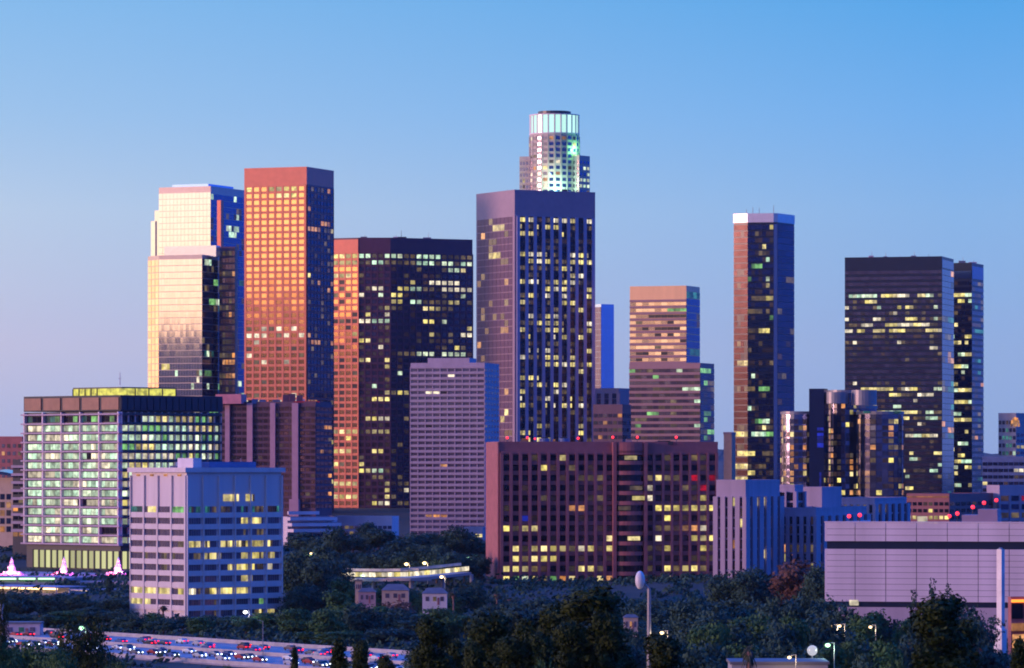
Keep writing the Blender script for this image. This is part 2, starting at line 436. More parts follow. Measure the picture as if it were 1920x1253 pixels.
def foliage_mat(name, c1, c2):
    m = bpy.data.materials.new(name); N, L, b = nodes(m)
    r = isl_rand(N, L)
    rp = N.new('ShaderNodeValToRGB'); rp.color_ramp.elements[0].color = (*c1, 1); rp.color_ramp.elements[1].color = (*c2, 1); L.new(r, rp.inputs[0])
    L.new(rp.outputs[0], b.inputs['Base Color']); b.inputs['Roughness'].default_value = .7; b.inputs['Specular IOR Level'].default_value = .2
    MATS[name] = m
foliage_mat('leaf_teal', (.024,.068,.050), (.050,.108,.070))
foliage_mat('leaf_green', (.038,.10,.035), (.075,.16,.045))
foliage_mat('leaf_pine', (.016,.034,.005), (.042,.062,.010))
foliage_mat('leaf_rust', (.09,.05,.04), (.18,.09,.065))
foliage_mat('leaf_palm', (.035,.05,.025), (.08,.09,.05))

# ------------------------------------------------------------------ setting: terrain, far hills, freeway
def make_ground():
    xs = [-12000,-8000,-5000,-3000,-1800,-1000,-700] + [-500+25*i for i in range(41)] + [700,1000,1800,3000,5000,8000,12000]
    ys = [-2500,-1500,-900,-500,-200,-100,0,60,120,180,240,300,360,420,480,540,600,660,720,780,850,950,1050,1150,1250,1350] + [1400+40*i for i in range(42)] + [3200,3600,4200,5000,6500,9000,12500]
    m = MB(); nx = len(xs)
    for y in ys:
        for x in xs: m.v.append((x, y, terr(x, y)))
    for j in range(len(ys)-1):
        for i in range(nx-1): m.f.append((j*nx+i, j*nx+i+1, (j+1)*nx+i+1, (j+1)*nx+i)); m.mi.append(0)
    g = bpy.data.materials.new('ground_cover'); N, L, b = nodes(g)
    tc = N.new('ShaderNodeTexCoord'); n1 = N.new('ShaderNodeTexNoise'); n1.inputs['Scale'].default_value = .03; n1.inputs['Detail'].default_value = 8
    L.new(tc.outputs['Object'], n1.inputs['Vector']); rp = N.new('ShaderNodeValToRGB')
    rp.color_ramp.elements[0].position = .35; rp.color_ramp.elements[0].color = (.014,.026,.02,1)
    rp.color_ramp.elements[1].position = .65; rp.color_ramp.elements[1].color = (.03,.038,.03,1)
    L.new(n1.outputs['Fac'], rp.inputs[0]); L.new(rp.outputs[0], b.inputs['Base Color']); b.inputs['Roughness'].default_value = .95
    m.build('ground', g, smooth=True, kind='structure')
make_ground()

def ridge(name, pts, depth, seed, mat):
    """a range of hills along a polyline of (x, y, height)"""
    r = random.Random(seed); m = MB(); rows = []
    fine = []
    for (a, b) in zip(pts, pts[1:]):
        n = 40
        for i in range(n):
            t = i/n; fine.append((lerp(a[0],b[0],t), lerp(a[1],b[1],t), lerp(a[2],b[2],t)))
    fine.append(pts[-1]); ph = [r.uniform(0, 6.28) for _ in range(8)]
    for i, (x, y, h) in enumerate(fine):
        k = i*.35
        hh = h*(1 + .10*math.sin(k*.6+ph[0]) + .07*math.sin(k*1.7+ph[1]) + .035*math.sin(k*4.3+ph[2]) + .02*math.sin(k*9.1+ph[3])) + r.uniform(-.012,.012)*h
        nx, ny = (fine[min(i+1,len(fine)-1)][1]-fine[max(i-1,0)][1]), -(fine[min(i+1,len(fine)-1)][0]-fine[max(i-1,0)][0])
        l = math.hypot(nx, ny) or 1; nx /= l; ny /= l
        for t, f in ((-1,-.02),(-.6,.35),(-.3,.75),(0,1),(.3,.8),(.6,.4),(1,-.02)):
            hj = hh*f if abs(t) in (0, 1) else hh*f*(1+.1*math.sin(k*2.3+t*7+ph[4]))
            m.v.append((x+nx*depth*t, y+ny*depth*t, 26+hj if f > 0 else 20))
    for i in range(len(fine)-1):
        for j in range(6):
            a = i*7+j; m.f.append((a, a+1, a+8, a+7)); m.mi.append(0)
    m.build(name, mat, smooth=True, kind='structure')
mat_plain('hill_scrub', (.06,.06,.05), .95, vary=.3, scale=.004)
ridge('hills', [(-3500,11200,55),(-1200,11800,75),(0,12000,60),(600,12000,72),(1600,11800,50),(3500,11000,40)], 900, 3, 'hill_scrub')
ridge('western_hills', [(-7200,3800,170),(-6400,500,300),(-5200,-2200,330),(-3000,-4200,300),(-500,-5200,260),(2500,-4800,200)], 900, 5, 'hill_scrub')

FD = Vector((.575,-.818)); FN = Vector((.818,.575)); FO = Vector((-142,1323)) - FN*36
def fpt(t, s, z=0): p = FO + FD*t + FN*s; return Vector((p.x, p.y, z))
def strip(name, s0, s1, t0, t1, z, mat, kind='structure'):
    m = MB(); m.face([fpt(t0,s0,z), fpt(t1,s0,z), fpt(t1,s1,z), fpt(t0,s1,z)]); m.build(name, mat, kind=kind)
def raised(name, s0, s1, t0, t1, z0, z1, mat, kind='structure'):
    m = MB(); c = (fpt(t0,s0)+fpt(t1,s1))/2
    m.obox((c.x,c.y,(z0+z1)/2), Vector((FD.x,FD.y,0))*(t1-t0)/2, Vector((FN.x,FN.y,0))*(s1-s0)/2, (0,0,(z1-z0)/2)); return m.build(name, mat, kind=kind)
raised('freeway_road', -37, 36, -330, 420, -.8, .25, 'freeway_concrete')
m = MB()
for s in (-30,-26.3,-22.6,-18.9,-15.2,-11.5,-7.8,6,9.7,13.4,17.1,20.8,24.5):
    solid = s in (-30,-7.8,6,24.5); t = -330
    while t < 420:
        ln = 25 if solid else 3.0
        c = fpt(t+ln/2, s, .262); m.obox(c, Vector((FD.x,FD.y,0))*ln/2*.98, Vector((FN.x,FN.y,0))*.09, (0,0,.008)); t += ln if solid else 11
m.build('lane_marking', 'paint_white', kind='structure')
mat_plain('barrier_concrete', (.42,.40,.40), .8)
def barrier(label, s, h, w=.4):
    o = raised('freeway_barrier', s-w/2, s+w/2, -330, 420, .252, .25+h, 'barrier_concrete', None); o['label'] = label; o['category'] = 'barrier'
barrier('long pale concrete median barrier between the two directions of the freeway', 0, 1.0, .6)
barrier('concrete edge barrier on the city side of the freeway', 34, 1.1)
barrier('concrete edge barrier on the hill side of the freeway', -35.5, 1.0)

# ------------------------------------------------------------------ buildings
R = random.Random
# --- cream glass towers at the left
D = 2950
pl = chain_box(298, 395, 462, D, 24)
zt = wz(352, D)
b = Building('skyscraper', 'tall cream glass tower with deep blue right side, rising behind its lower twin', pl, zt, 'cream_mullion', cat='skyscraper')
rows = rowsof(60, zt-3, 4.1)
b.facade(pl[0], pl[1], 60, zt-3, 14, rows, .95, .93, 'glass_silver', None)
b.facade(pl[1], pl[2], 60, zt-4, 14, rows, .96, .9, 'glass_blue', pattern(rows, 14, R(2), .05, .5, .05, ('lit_cool','lit_teal','lit_dim')))  # right-hand glass tinted blue for the sky it mirrors
for (x0, x1, yt, lab) in ((290,299,392,0),(283,291,412,0)):
    q = chain_box(x0, x1, x1+3, D+18, 24); b.block('stepped_wing', q, b.z0, wz(yt, D), 'glass_silver')
q = chain_box(407, 414, 419, D-14, 24); b.block('corner_fin', q, b.z0, wz(378, D), 'copper_granite')
q = [lerp(pl[0],pl[2],.15), lerp(pl[1],pl[3],.15), lerp(pl[2],pl[0],.15), lerp(pl[3],pl[1],.15)]
b.block('roof_crown', q, zt+.01, zt+3.2, 'glass_sky')
b.done()
D = 2780
A0 = P(275, D+22); A1 = P(298, D); A2 = P(379, D+8)
A2 = chain_box(298, 379, 413, D-10, 22)
pl2 = [Vector((A2[0].x-8.2, A2[0].y+15)), A2[0], A2[1], A2[2], Vector((A2[3].x, A2[3].y+2))]
zt = wz(482, D)
b = Building('skyscraper', 'lower cream and lilac glass tower with a bright yellow lit edge and white crown', pl2, zt, 'cream_mullion', cat='skyscraper')
rows = rowsof(45, zt-2, 4.1)
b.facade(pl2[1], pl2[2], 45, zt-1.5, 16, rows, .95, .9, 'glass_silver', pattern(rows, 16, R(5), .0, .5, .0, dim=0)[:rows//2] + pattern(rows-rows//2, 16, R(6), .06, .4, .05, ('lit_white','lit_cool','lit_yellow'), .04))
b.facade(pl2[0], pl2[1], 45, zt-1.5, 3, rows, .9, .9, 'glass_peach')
b.facade(pl2[2], pl2[3], 45, zt-1.5, 8, rows, .96, .9, 'glass_navy', pattern(rows, 8, R(8), .14, .6, .06, ('lit_cool','lit_green','lit_teal'), .15))  # navy panes give this side its reflected sky tone
q = chain_box(308, 405, 413, D-4, 22); b.block('roof_crown', q, zt+.01, wz(461, D), 'stone_crown')
q = chain_box(411, 441, 446, D+5, 15); zz = wz(462, D)
b.block('side_wing', q, b.z0, zz, 'brown_granite')
b.facade(q[0], q[1], 45, zz-2, 5, rows, .8, .7, 'glass_brown', pattern(rows, 5, R(9), .05, .4, .08, ('lit_orange','lit_dim'), .2))
b.done()

# --- copper tower
D = 2450
pl = chain_box(458, 575, 626, D, 22); zt = wz(316, D)
b = Building('skyscraper', 'tallest copper glowing tower, square windows over its sunlit left face', pl, zt, 'copper_granite', cat='skyscraper')
ztop = wz(347, D); zb = wz(960, D); rows = rowsof(zb, ztop, 3.72)
pa = pattern(rows, 8, R(11), 0, 0, 0, dim=0)
r_ = R(12)
for i in range(rows):
    if i < 2: pa[i] = ['lit_yellow' if r_.random() < .55 else None for _ in range(8)]
    elif i > rows*.42:
        hot = r_.random() < .22
        pa[i] = ['lit_white' if r_.random() < (.6 if hot else .09) else ('lit_dim' if r_.random() < .12 else None) for _ in range(8)]
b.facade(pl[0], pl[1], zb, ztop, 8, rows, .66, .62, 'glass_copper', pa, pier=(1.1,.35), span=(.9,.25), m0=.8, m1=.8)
b.facade(pl[1], pl[2], zb, ztop, 8, rows, .8, .62, 'glass_navy', pattern(rows, 8, R(13), .1, .5, .05, ('lit_yellow','lit_orange','lit_dim'), .25), pier=(.5,.35), span=(.9,.25), m0=.8, m1=.8, framemat='brown_granite')  # shaded copy of the copper face: browner frame, bluer panes
q = chain_box(520, 572, 585, D+22, 22); b.block('plant_room', q, zt+.01, wz(311, D), 'dark_steel')
b.done()

# --- faceted copper and purple tower
D = 2560
def facing(p, px2, ang):
    """next plan point at photo column px2 on a wall whose outward normal is turned ang degrees to the left"""
    a = math.radians(ang); d = Vector((math.cos(a), -math.sin(a))); k = (px2-960)/F
    t = (k*p.y - p.x)/(d.x - k*d.y); return p + d*t
c0 = P(612, D+14); c1 = facing(c0, 672, 24); c2 = facing(c1, 732, 2); c3 = facing(c2, 886, -26)
pl = [c0, c1, c2, c3, c3+Vector((-20,34)), c0+Vector((6,40))]
zt = wz(449, c1.y)
b = Building('skyscraper', 'wide dark purple tower with a glowing orange left edge and yellow window rows', pl, zt, 'brown_granite', cat='skyscraper')
m = MB()
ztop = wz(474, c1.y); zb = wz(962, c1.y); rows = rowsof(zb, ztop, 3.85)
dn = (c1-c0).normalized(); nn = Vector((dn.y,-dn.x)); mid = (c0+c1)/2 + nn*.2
m.obox((mid.x, mid.y, (zt+zb)/2), Vector((dn.x,dn.y,0))*((c1-c0).length/2-.05), Vector((nn.x,nn.y,0))*.2, (0,0,(zt-zb)/2)); b.add('sunset_tinted_cladding', m, 'copper_granite')  # copper slab colours the left face with the sunset glow
def pc(cols, seed, hot, base):
    r = R(seed); p = pattern(rows, cols, r, hot, .7, base, ('lit_yellow','lit_yellow','lit_dim','lit_cool','lit_white'), .3)
    for i in (0, 1): p[i] = ['lit_cool' if r.random() < .5 else 'lit_dim' for _ in range(cols)]
    return p
p0 = pc(4, 21, .02, .02)
for i in range(rows):
    if i > rows*.5 and r_.random() < .2: p0[i] = ['lit_yellow']*4
    if i < 2: p0[i] = ['lit_yellow']*4
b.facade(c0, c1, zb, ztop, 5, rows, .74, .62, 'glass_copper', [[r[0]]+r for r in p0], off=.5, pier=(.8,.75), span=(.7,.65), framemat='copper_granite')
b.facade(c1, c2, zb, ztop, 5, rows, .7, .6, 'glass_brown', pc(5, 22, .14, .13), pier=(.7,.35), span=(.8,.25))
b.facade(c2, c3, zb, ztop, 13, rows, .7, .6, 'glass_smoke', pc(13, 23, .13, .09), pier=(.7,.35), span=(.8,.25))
m = MB(); m.box(c2.x+4, c2.x+9, c2.y+14, c2.y+18, zt+.01, zt+2.2); m.cone((c2.x+6,c2.y+16,zt+2.2),(c2.x+6,c2.y+16,zt+6),.15,.1); b.add('rooftop_mast', m, 'dark_steel')
b.done(kit=3)

# --- lilac apartment slab with thin bands
D = 2150
pl = chain_box(770, 909, 936, D, 12); zt = wz(684, D)
b = Building('apartment_tower', 'pale lilac concrete high-rise with fine horizontal bands and blue right side', pl, zt, 'lilac_concrete', cat='apartment tower')
zb = wz(1015, D); rows = rowsof(zb, zt-1, 2.75)
pa = pattern(rows, 10, R(31), 0, 0, .025, ('lit_orange','lit_white'), .015)
b.facade(pl[0], pl[1], zb, zt-1.2, 10, rows, .92, .42, 'glass_dusk', pa, pier=(.5,.5), span=(1.1,.8))
b.facade(pl[1], pl[2], zb, zt-1.2, 5, rows, .3, .42, 'glass_dusk', pattern(rows, 5, R(32), 0, 0, .015, ('lit_dim',), 0))
q = chain_box(802, 880, 893, D+3, 12); b.block('penthouse', q, zt+.01, wz(671, D), 'lilac_concrete')
b.done(kit=2)

# --- rose granite tower rotated towards us
D = 2460
pl = chain_box(893, 965, 1116, D, 62); zt = wz(359, D)
b = Building('skyscraper', 'square rose granite tower with a blank cap, sky-tinted blue fins and yellow windows', pl, zt, 'rose_granite', cat='skyscraper')
ztop = wz(405, D); zb = wz(960, D); rows = rowsof(zb, ztop, 3.9)
r_ = R(41)
pa = pattern(rows, 18, r_, 0, 0, 0, dim=0)
for i in range(rows):
    p = r_.choice((.05,.12,.22,.35,.55,.8))
    for c in range(0, 18, 2):
        if r_.random() < p:
            k = r_.choice(('lit_yellow','lit_yellow','lit_yellow','lit_white','lit_dim')); pa[i][c] = k
            if r_.random() < .8: pa[i][c+1] = k
        elif r_.random() < .5: pa[i][c] = r_.choice(('lit_dim','lit_faint')); pa[i][c+1] = r_.choice((None,'lit_faint','lit_dim'))
b.facade(pl[1], pl[2], zb, ztop, 18, rows, .84, .62, 'glass_dark', pa, m0=2, m1=1.6)
b.facade(pl[1], pl[2], zb, ztop, 9, 1, .01, .01, 'glass_dark', None, pier=(1.9,1.1), m0=2, m1=1.6, piermat='sky_tinted_fins')
d = (pl[2]-pl[1]).normalized(); n = Vector((d.y,-d.x)); L = (pl[2]-pl[1]).length-3.6
for k in range(9):
    c_ = pl[1]+d*(2+L*(k+.5)/9)+n*.03; m = MB(); m.obox((c_.x,c_.y,(zb+ztop)/2), Vector((d.x,d.y,0))*L/9*.42, Vector((n.x,n.y,0))*.03, (0,0,(ztop-zb)/2-.05)); b.add('window_bay', m, 'black_panel')
b.facade(pl[0], pl[1], zb, ztop, 9, rows, .93, .88, 'plum_panel', pattern(rows, 9, R(42), .05, .3, .05, ('lit_orange','lit_yellow'), .08), m0=1.4, m1=2.6)
b.wins = [w for w in b.wins if w[3] > .5]
b.done(kit=4)

# --- tower with the lit round crown
D = 2850
ctr = P(1040, D)
r0 = 47/F*D; body = ngon(1040, D, 47, 24, ry=None)
zt = wz(250, D); zc = wz(213, D)
b = Building('skyscraper', 'round topped tallest tower with a glowing white glass crown above green light', body, zt, 'stone_cream', cat='skyscraper', parapet=0)
zb = wz(420, D); rows = rowsof(zb, zt-1, 3.9)
for k, (p, q) in enumerate(visible_edges(body)):
    f = k/10
    gl = 'glass_dusk' if f < .45 else 'glass_blue'  # pane tint turns blue on the drum's right side, for the sky there
    b.facade(p, q, zb, zt-1, 1, rows, .62, .55, gl, pattern(rows, 1, R(50+k), 0, 0, .18 if f < .6 else .1, ('lit_white','lit_yellow','lit_orange'), .1), pier=(.5,.35))
cen = sum(body, Vector((0,0)))/24
mc = mat_lit('crown_glass', S(195,250,235), 1.25, .8, False)
MATS['crown_glass'].cycles.emission_sampling = 'AUTO'
for k in range(24):
    p, q = body[k], body[(k+1) % 24]; d = (q-p).normalized(); n = Vector((d.y,-d.x)); mid = (p+q)/2; L = (q-p).length
    m = MB(); m.obox((mid.x-n.x*.6, mid.y-n.y*.6, (zt+zc)/2+.3), Vector((d.x,d.y,0))*L*.36, Vector((n.x,n.y,0))*.1, (0,0,(zc-zt)/2-.5)); b.add('crown_panel', m, 'crown_glass')
m = MB()
for k in range(0, 24):
    p = body[k]; pp = cen + (p-cen)*.97; m.cone((pp.x,pp.y,zt),(pp.x,pp.y,zc),.55,.55,6)
for zz in (zt+.35, zc-.2):
    m.prism([tuple(cen+(p-cen)*1.01) for p in body], zz-.35, zz+.35)
b.add('crown_frame', m, 'white_panel')
b.block('helipad', [cen+(p-cen)*.66 for p in body], zc+.16, wz(206, D), 'dark_steel')
for (x0, xc, x1, yt, dd, nm) in ((974,996,1001,291,4,'left'),(1060,1086,1106,291,-6,'right')):
    q = chain_box(x0, xc, x1, D+dd+8, 15 if nm == 'left' else 40); zz = wz(yt, D)
    b.block('shoulder_block', q, b.z0, zz, 'stone_cream')
    rr = rowsof(zb, zz-2, 3.9)
    b.facade(q[0], q[1], zb, zz-2.5, 4, rr, .55, .55, 'glass_silver_dim', pattern(rr, 4, R(61), .05, .5, .1, ('lit_white','lit_yellow'), .05), span=(.5,.2))
    b.facade(q[1], q[2], zb, zz-2.5, 3, rr, .6, .5, 'glass_blue', pattern(rr, 3, R(62), .1, .5, .08, ('lit_yellow','lit_cool'), .05))  # blue tint on this side stands for mirrored sky
b.done()
def floodlight(loc, col, watts, rad, label):
    t = thing('floodlight', label, 'floodlight', loc)
    m = MB(); m.obox((loc[0],loc[1],loc[2]), (.5,0,0), (0,.35,0), (0,0,.3)); m.build('housing', 'dark_steel', t)
    m = MB(); m.obox((loc[0],loc[1],loc[2]+.32), (.4,0,0), (0,.25,0), (0,0,.03)); m.build('lens', 'lamp_green', t)
    ld = bpy.data.lights.new('flood', 'POINT'); ld.energy = watts; ld.color = col; ld.shadow_soft_size = rad
    lo = bpy.data.objects.new('flood', ld); COL.objects.link(lo); lo.parent = t; lo.location = (0,-.3,1.2)
floodlight((wx(1082,D), D+4, wz(284,D)), (.25,1,.35), 7000, 1, 'small green floodlight on the right shoulder of the round crowned tower')
floodlight((wx(1045,D), D-9, wz(362,D)), (.5,1,.7), 24000, 2, 'pale green floodlight low against the shaft of the round crowned tower')
floodlight((wx(1020,D), D-9, wz(330,D)), (1,.95,.7), 3500, 2, 'warm floodlight against the left side of the round crowned tower')

# --- narrow blue tower behind
D = 3100
pl = chain_box(1114, 1127, 1151, D, 55); zt = wz(573, D)
b = Building('skyscraper', 'narrow plain bright blue tower just right of the rose granite tower', pl, zt, 'glass_sky', cat='skyscraper')
rows = rowsof(40, zt-2, 4)
b.facade(pl[1], pl[2], 40, zt-1, 7, rows, .97, .95, 'glass_sky'); b.facade(pl[0], pl[1], 40, zt-1, 4, rows, .98, .97, 'glass_dusk')
b.done(40)
# --- small blocks between
D = 2320
pl = chain_box(1112, 1167, 1183, D, 22); zt = wz(762, D)
b = Building('office_block', 'small plum coloured block wedged between the rose tower and the banded tower', pl, zt, 'brown_granite')
rows = rowsof(wz(840,D), zt-3, 3.8)
b.facade(pl[0], pl[1], wz(840,D), zt-3, 6, rows, .8, .5, 'glass_smoke', pattern(rows, 6, R(70), 0, 0, .12, ('lit_dim','lit_orange')))
b.facade(pl[1], pl[2], wz(840,D), zt-3, 4, rows, .8, .5, 'glass_navy')
b.done()
D = 2620
pl = chain_box(1116, 1160, 1200, D, 25); zt = wz(731, D)
b = Building('office_block', 'mauve block with a pale column, above the small plum block', pl, zt, 'rose_granite')
rows = 6
b.facade(pl[0], pl[1], wz(800,D), zt-2, 3, rows, .7, .9, 'glass_blue', None, pier=(2.2,.8))
b.done()

# --- stepped peach banded tower
D = 2430
plu = chain_box(1181, 1287, 1312, D+12, 21); pll = chain_box(1180, 1313, 1339, D, 21)
ztl = wz(684, D); zt = wz(534, D)
b = Building('skyscraper', 'stepped tower of thin horizontal bands, peach at the top, beside the brown office roof', pll, ztl, 'mauve_band', cat='skyscraper')
b.block('upper_tower', plu, ztl+.02, zt, 'sunset_tinted_metal')
rows = rowsof(ztl+3, wz(560, D), 3.4)
pa = pattern(rows, 9, R(81), .12, .6, .05, ('lit_dim','lit_faint','lit_cool'), .15); pa[0] = [None]*9; pa[1] = [None]*6+['lit_green']*3
b.facade(plu[0], plu[1], ztl+1.5, wz(562, D), 9, rows, .97, .5, 'glass_peach', pa, span=(1.3,.5))
b.facade(plu[1], plu[2], ztl+1.5, zt-3, 4, rows, .97, .86, 'glass_blue', pattern(rows, 4, R(82), .15, .8, .02, ('lit_teal',), .05))  # side panes coloured blue in place of a sky reflection
zb = wz(850, D); rows = rowsof(zb, ztl-1.5, 3.4)
b.facade(pll[0], pll[1], zb, ztl-1.5, 12, rows, .97, .55, 'glass_smoke', pattern(rows, 12, R(83), .08, .5, .1, ('lit_cool','lit_green','lit_dim'), .2), span=(1.2,.5))
b.facade(pll[1], pll[2], zb, ztl-1.5, 4, rows, .97, .75, 'glass_navy', pattern(rows, 4, R(84), .08, .5, .1, ('lit_green','lit_dim'), .2))
b.done()
# --- pencil chimney block
D = 2500
pl = chain_box(1357, 1372, 1379, D, 25)
b = Building('chimney_tower', 'slim peach stone stack left of the slender dark tower foot', pl, wz(816, D), 'peach_stone', cat='tower')
q = chain_box(1356, 1372, 1380, D-.4, 25); b.block('cap', q, wz(816, D)+.5, wz(813, D)+.8, 'rose_granite'); b.done()

# --- slender dark tower with white crown
D = 2620
c0 = P(1376, D+8); c1 = facing(c0, 1402, 34); c2 = facing(c1, 1450, 12); c3 = facing(c2, 1458, -20); c4 = facing(c3, 1489, -62)
pl = [c0, c1, c2, c3, c4, c4+Vector((-14,16)), c0+Vector((6,26))]
zt = wz(417, D)
b = Building('skyscraper', 'slender dark tower topped with a white band, standing alone against the sky', pl, zt, 'black_panel', cat='skyscraper', parapet=0)
cc = sum(pl, Vector((0,0)))/len(pl)
b.block('white_crown', [cc+(p-cc)*1.02 for p in pl], zt+.01, wz(400, D), 'stone_white')
zb = wz(905, D); rows = rowsof(zb, zt-1, 3.9)
b.facade(c0, c1, zb, zt-1, 4, rows, .99, .78, 'glass_sunset_tinted', pattern(rows, 4, R(91), .08, .6, .05, ('lit_yellow','lit_dim'), .1))
b.facade(c1, c2, zb, zt-1, 7, rows, .97, .7, 'glass_navy', pattern(rows, 7, R(92), .14, .5, .07, ('lit_yellow','lit_green','lit_cool','lit_dim'), .25))
b.facade(c2, c3, zb, zt-1, 1, 1, .9, 1, 'glass_silver_dim')
b.facade(c3, c4, zb, zt-1, 4, rows, .97, .9, 'glass_navy', pattern(rows, 4, R(93), .0, .5, .02, ('lit_dim',), .03))
for px, h in ((1400,3),(1412,4.5),(1424,4),(1451,5.5)):
    m = MB(); x = wx(px, D+10); m.cone((x, D+12, wz(400,D)), (x, D+12, wz(400,D)+h), .2, .12); b.add('rooftop_mast', m, 'steel_grey')
b.done()

# --- right hand pair of black towers
D = 2420
pl = chain_box(1584, 1766, 1788, D, 16); zt = wz(484, D)
b = Building('skyscraper', 'broad black tower with scattered yellow rows and a blue right edge', pl, zt, 'black_panel', cat='skyscraper')
zb = wz(965, D); rows = rowsof(zb, zt-6, 3.25)
pa = pattern(rows, 24, R(101), .22, .45, .08, ('lit_yellow','lit_yellow','lit_cool','lit_white','lit_dim'), .35)
nr = rows
for i in range(nr):
    f = i/nr
    if f < .08 or .36 < f < .45: pa[i] = [None]*24
b.facade(pl[0], pl[1], zb, zt-6, 24, rows, .95, .55, 'glass_smoke', pa)
b.facade(pl[1], pl[2], zb, zt-6, 4, rows, .97, .9, 'glass_blue', pattern(rows, 4, R(102), .05, .6, .05, ('lit_teal','lit_dim','lit_orange'), .12))  # edge panes take the blue of the sky they would reflect
b.facade(pl[1], pl[2], zt-5.5, zt-.5, 1, 1, .97, .9, 'glass_blue')
b.done(kit=5)
D = 2520
pl = chain_box(1783, 1822, 1844, D, 20); zt = wz(496, D)
b = Building('skyscraper', 'narrow black tower tucked against the right edge of the broad black tower', pl, zt, 'black_panel', cat='skyscraper')
rows = rowsof(wz(960,D), zt-9, 3.4)
b.facade(pl[0], pl[1], wz(960,D), zt-9, 6, rows, .95, .6, 'glass_navy', pattern(rows, 6, R(103), .28, .7, .12, ('lit_yellow','lit_cool','lit_yellow'), .15))
b.facade(pl[1], pl[2], wz(960,D), zt-9, 4, rows, .95, .6, 'glass_dusk', pattern(rows, 4, R(104), .05, .5, .08, ('lit_dim','lit_teal','lit_orange'), .15))
b.facade(pl[0], pl[1], zt-8.5, zt-3.5, 1, 1, .97, .9, 'glass_blue')
b.facade(pl[1], pl[2], zt-8.5, zt-.5, 1, 1, .97, .9, 'glass_blue')
b.done(kit=2)

# --- cylinder hotel
D = 2280
def cyl(px, D, rpx): return ngon(px, D, rpx, 24)
b = None
specs = [(1654,44,777,0,'right'),(1585,30,736,16,'mid'),(1497,31,777,4,'left'),(1614,33,764,44,'core')]
b = Building('hotel', 'cluster of dark mirrored glass cylinders with amber windows, below the black towers', cyl(1654, D, 44), wz(777,D), 'glass_hotel', cat='hotel', parapet=0)
for i, (px, rp, yt, dd, nm) in enumerate(specs):
    pg = cyl(px, D+dd, rp); zt = wz(yt, D)
    if i: b.block('glass_cylinder', pg, b.z0, zt, 'glass_hotel')
    c = sum(pg, Vector((0,0)))/24
    b.block('roof_rim', [c+(p-c)*1.03 for p in pg], zt+.02, zt+1.6, 'steel_grey')
    zb = wz(930, D); rows = rowsof(zb, zt-2, 3.3)
    for k, (p, q) in enumerate(visible_edges(pg)):
        b.facade(p, q, zb, zt-2, 1, rows, .9, .72, 'glass_hotel', pattern(rows, 1, R(200+k+i*30), 0, 0, .25 if k % 3 == 1 else .07, ('lit_orange','lit_orange','lit_yellow'), .3), pier=(.25,.25))
for px in (1625,1655,1684): 
    m = MB(); m.obox((wx(px,D), D+2, wz(773,D)), (1.6,0,0),(0,1.2,0),(0,0,.55)); b.add('roof_lamp', m, 'lit_teal')
m = MB(); q = chain_box(1517, 1545, 1552, D-3, 14); b.block('lift_shaft', q, b.z0, wz(729,D), 'glass_navy')
for yy, hh in ((805,.8),(815,.8),(824,1.4),(835,1.2),(900,4)):
    m = MB(); m.obox((wx(1537,D), q[1].y-1.2, wz(yy,D)), (1.6 if yy<850 else .5,0,0),(0,.2,0),(0,0,hh)); b.add('lift_light', m, 'lit_blue')
for (px, rp, y0, y1) in ((1570,22,736,757),(1622,24,732,760)):
    pg = cyl(px, D-6, rp); b.block('rooftop_drum', pg, wz(y1,D), wz(y0,D)+.1, 'steel_grey')
b.done()

# --- far right buildings
D = 2300
pl = chain_box(1872, 1905, 1960, D, 30); zt = wz(778, D)
b = Building('office_block', 'grey blue block cut by the right edge, amber lit arch near its flat roof', pl, zt, 'grey_concrete')
rows = rowsof(wz(900,D), zt-2, 3.8)
b.facade(pl[0], pl[1], wz(900,D), zt-2, 5, rows, .7, .5, 'glass_navy', pattern(rows, 5, R(110), .1, .5, .25, ('lit_cool','lit_teal','lit_yellow')))
b.facade(pl[1], pl[2], wz(900,D), zt-9, 7, rows, .7, .5, 'glass_navy', pattern(rows, 7, R(111), .1, .5, .15, ('lit_cool','lit_teal','lit_yellow')))
m = MB(); x = wx(1903, D-1)
for k in range(7):
    t = k/6*math.pi; m.obox((x+1.9*math.cos(t), D-2.2, wz(797,D)+3.2*math.sin(t)), (.5,0,0),(0,.3,0),(0,0,.9))
m.obox((x, D-2.2, wz(797,D)+1.0), (1.1,0,0),(0,.25,0),(0,0,1.8)); b.add('lit_arch', m, 'lit_orange'); b.done()
D = 2150
pl = chain_box(1842, 1930, 1990, D, 12); zt = wz(860, D)
b = Building('office_block', 'low dark blue block right of the narrow black tower foot', pl, zt, 'blue_box')
b.facade(pl[0], pl[1], wz(925,D), zt-1, 9, 5, .85, .5, 'glass_navy', pattern(5, 9, R(112), 0, 0, .03)); b.done()
D = 1950
pl = chain_box(1850, 1874, 1990, D, 62); zt = wz(914, D)
b = Building('office_block', 'pale lilac block at the right edge, behind the windowless hall', pl, zt, 'lilac_concrete')
b.facade(pl[1], pl[2], wz(990,D), zt-3, 6, 4, .7, .6, 'glass_navy', pattern(4, 6, R(113), 0, 0, .08, ('lit_red','lit_dim')), pier=(.6,.4)); b.done()
D = 1900
pl = chain_box(1700, 1780, 1862, D, 25); zt = wz(930, D)
b = Building('office_block', 'low dark red block with a lit roof edge, at the foot of the black towers', pl, zt, 'brown_frame')
b.facade(pl[0], pl[1], wz(990,D), zt-2, 8, 4, .7, .5, 'glass_dark', pattern(4, 8, R(114), .2, .6, .2, ('lit_yellow','lit_dim')))
b.facade(pl[1], pl[2], wz(990,D), zt-2, 8, 4, .7, .5, 'glass_dark', pattern(4, 8, R(115), .2, .4, .1, ('lit_dim','lit_red')))
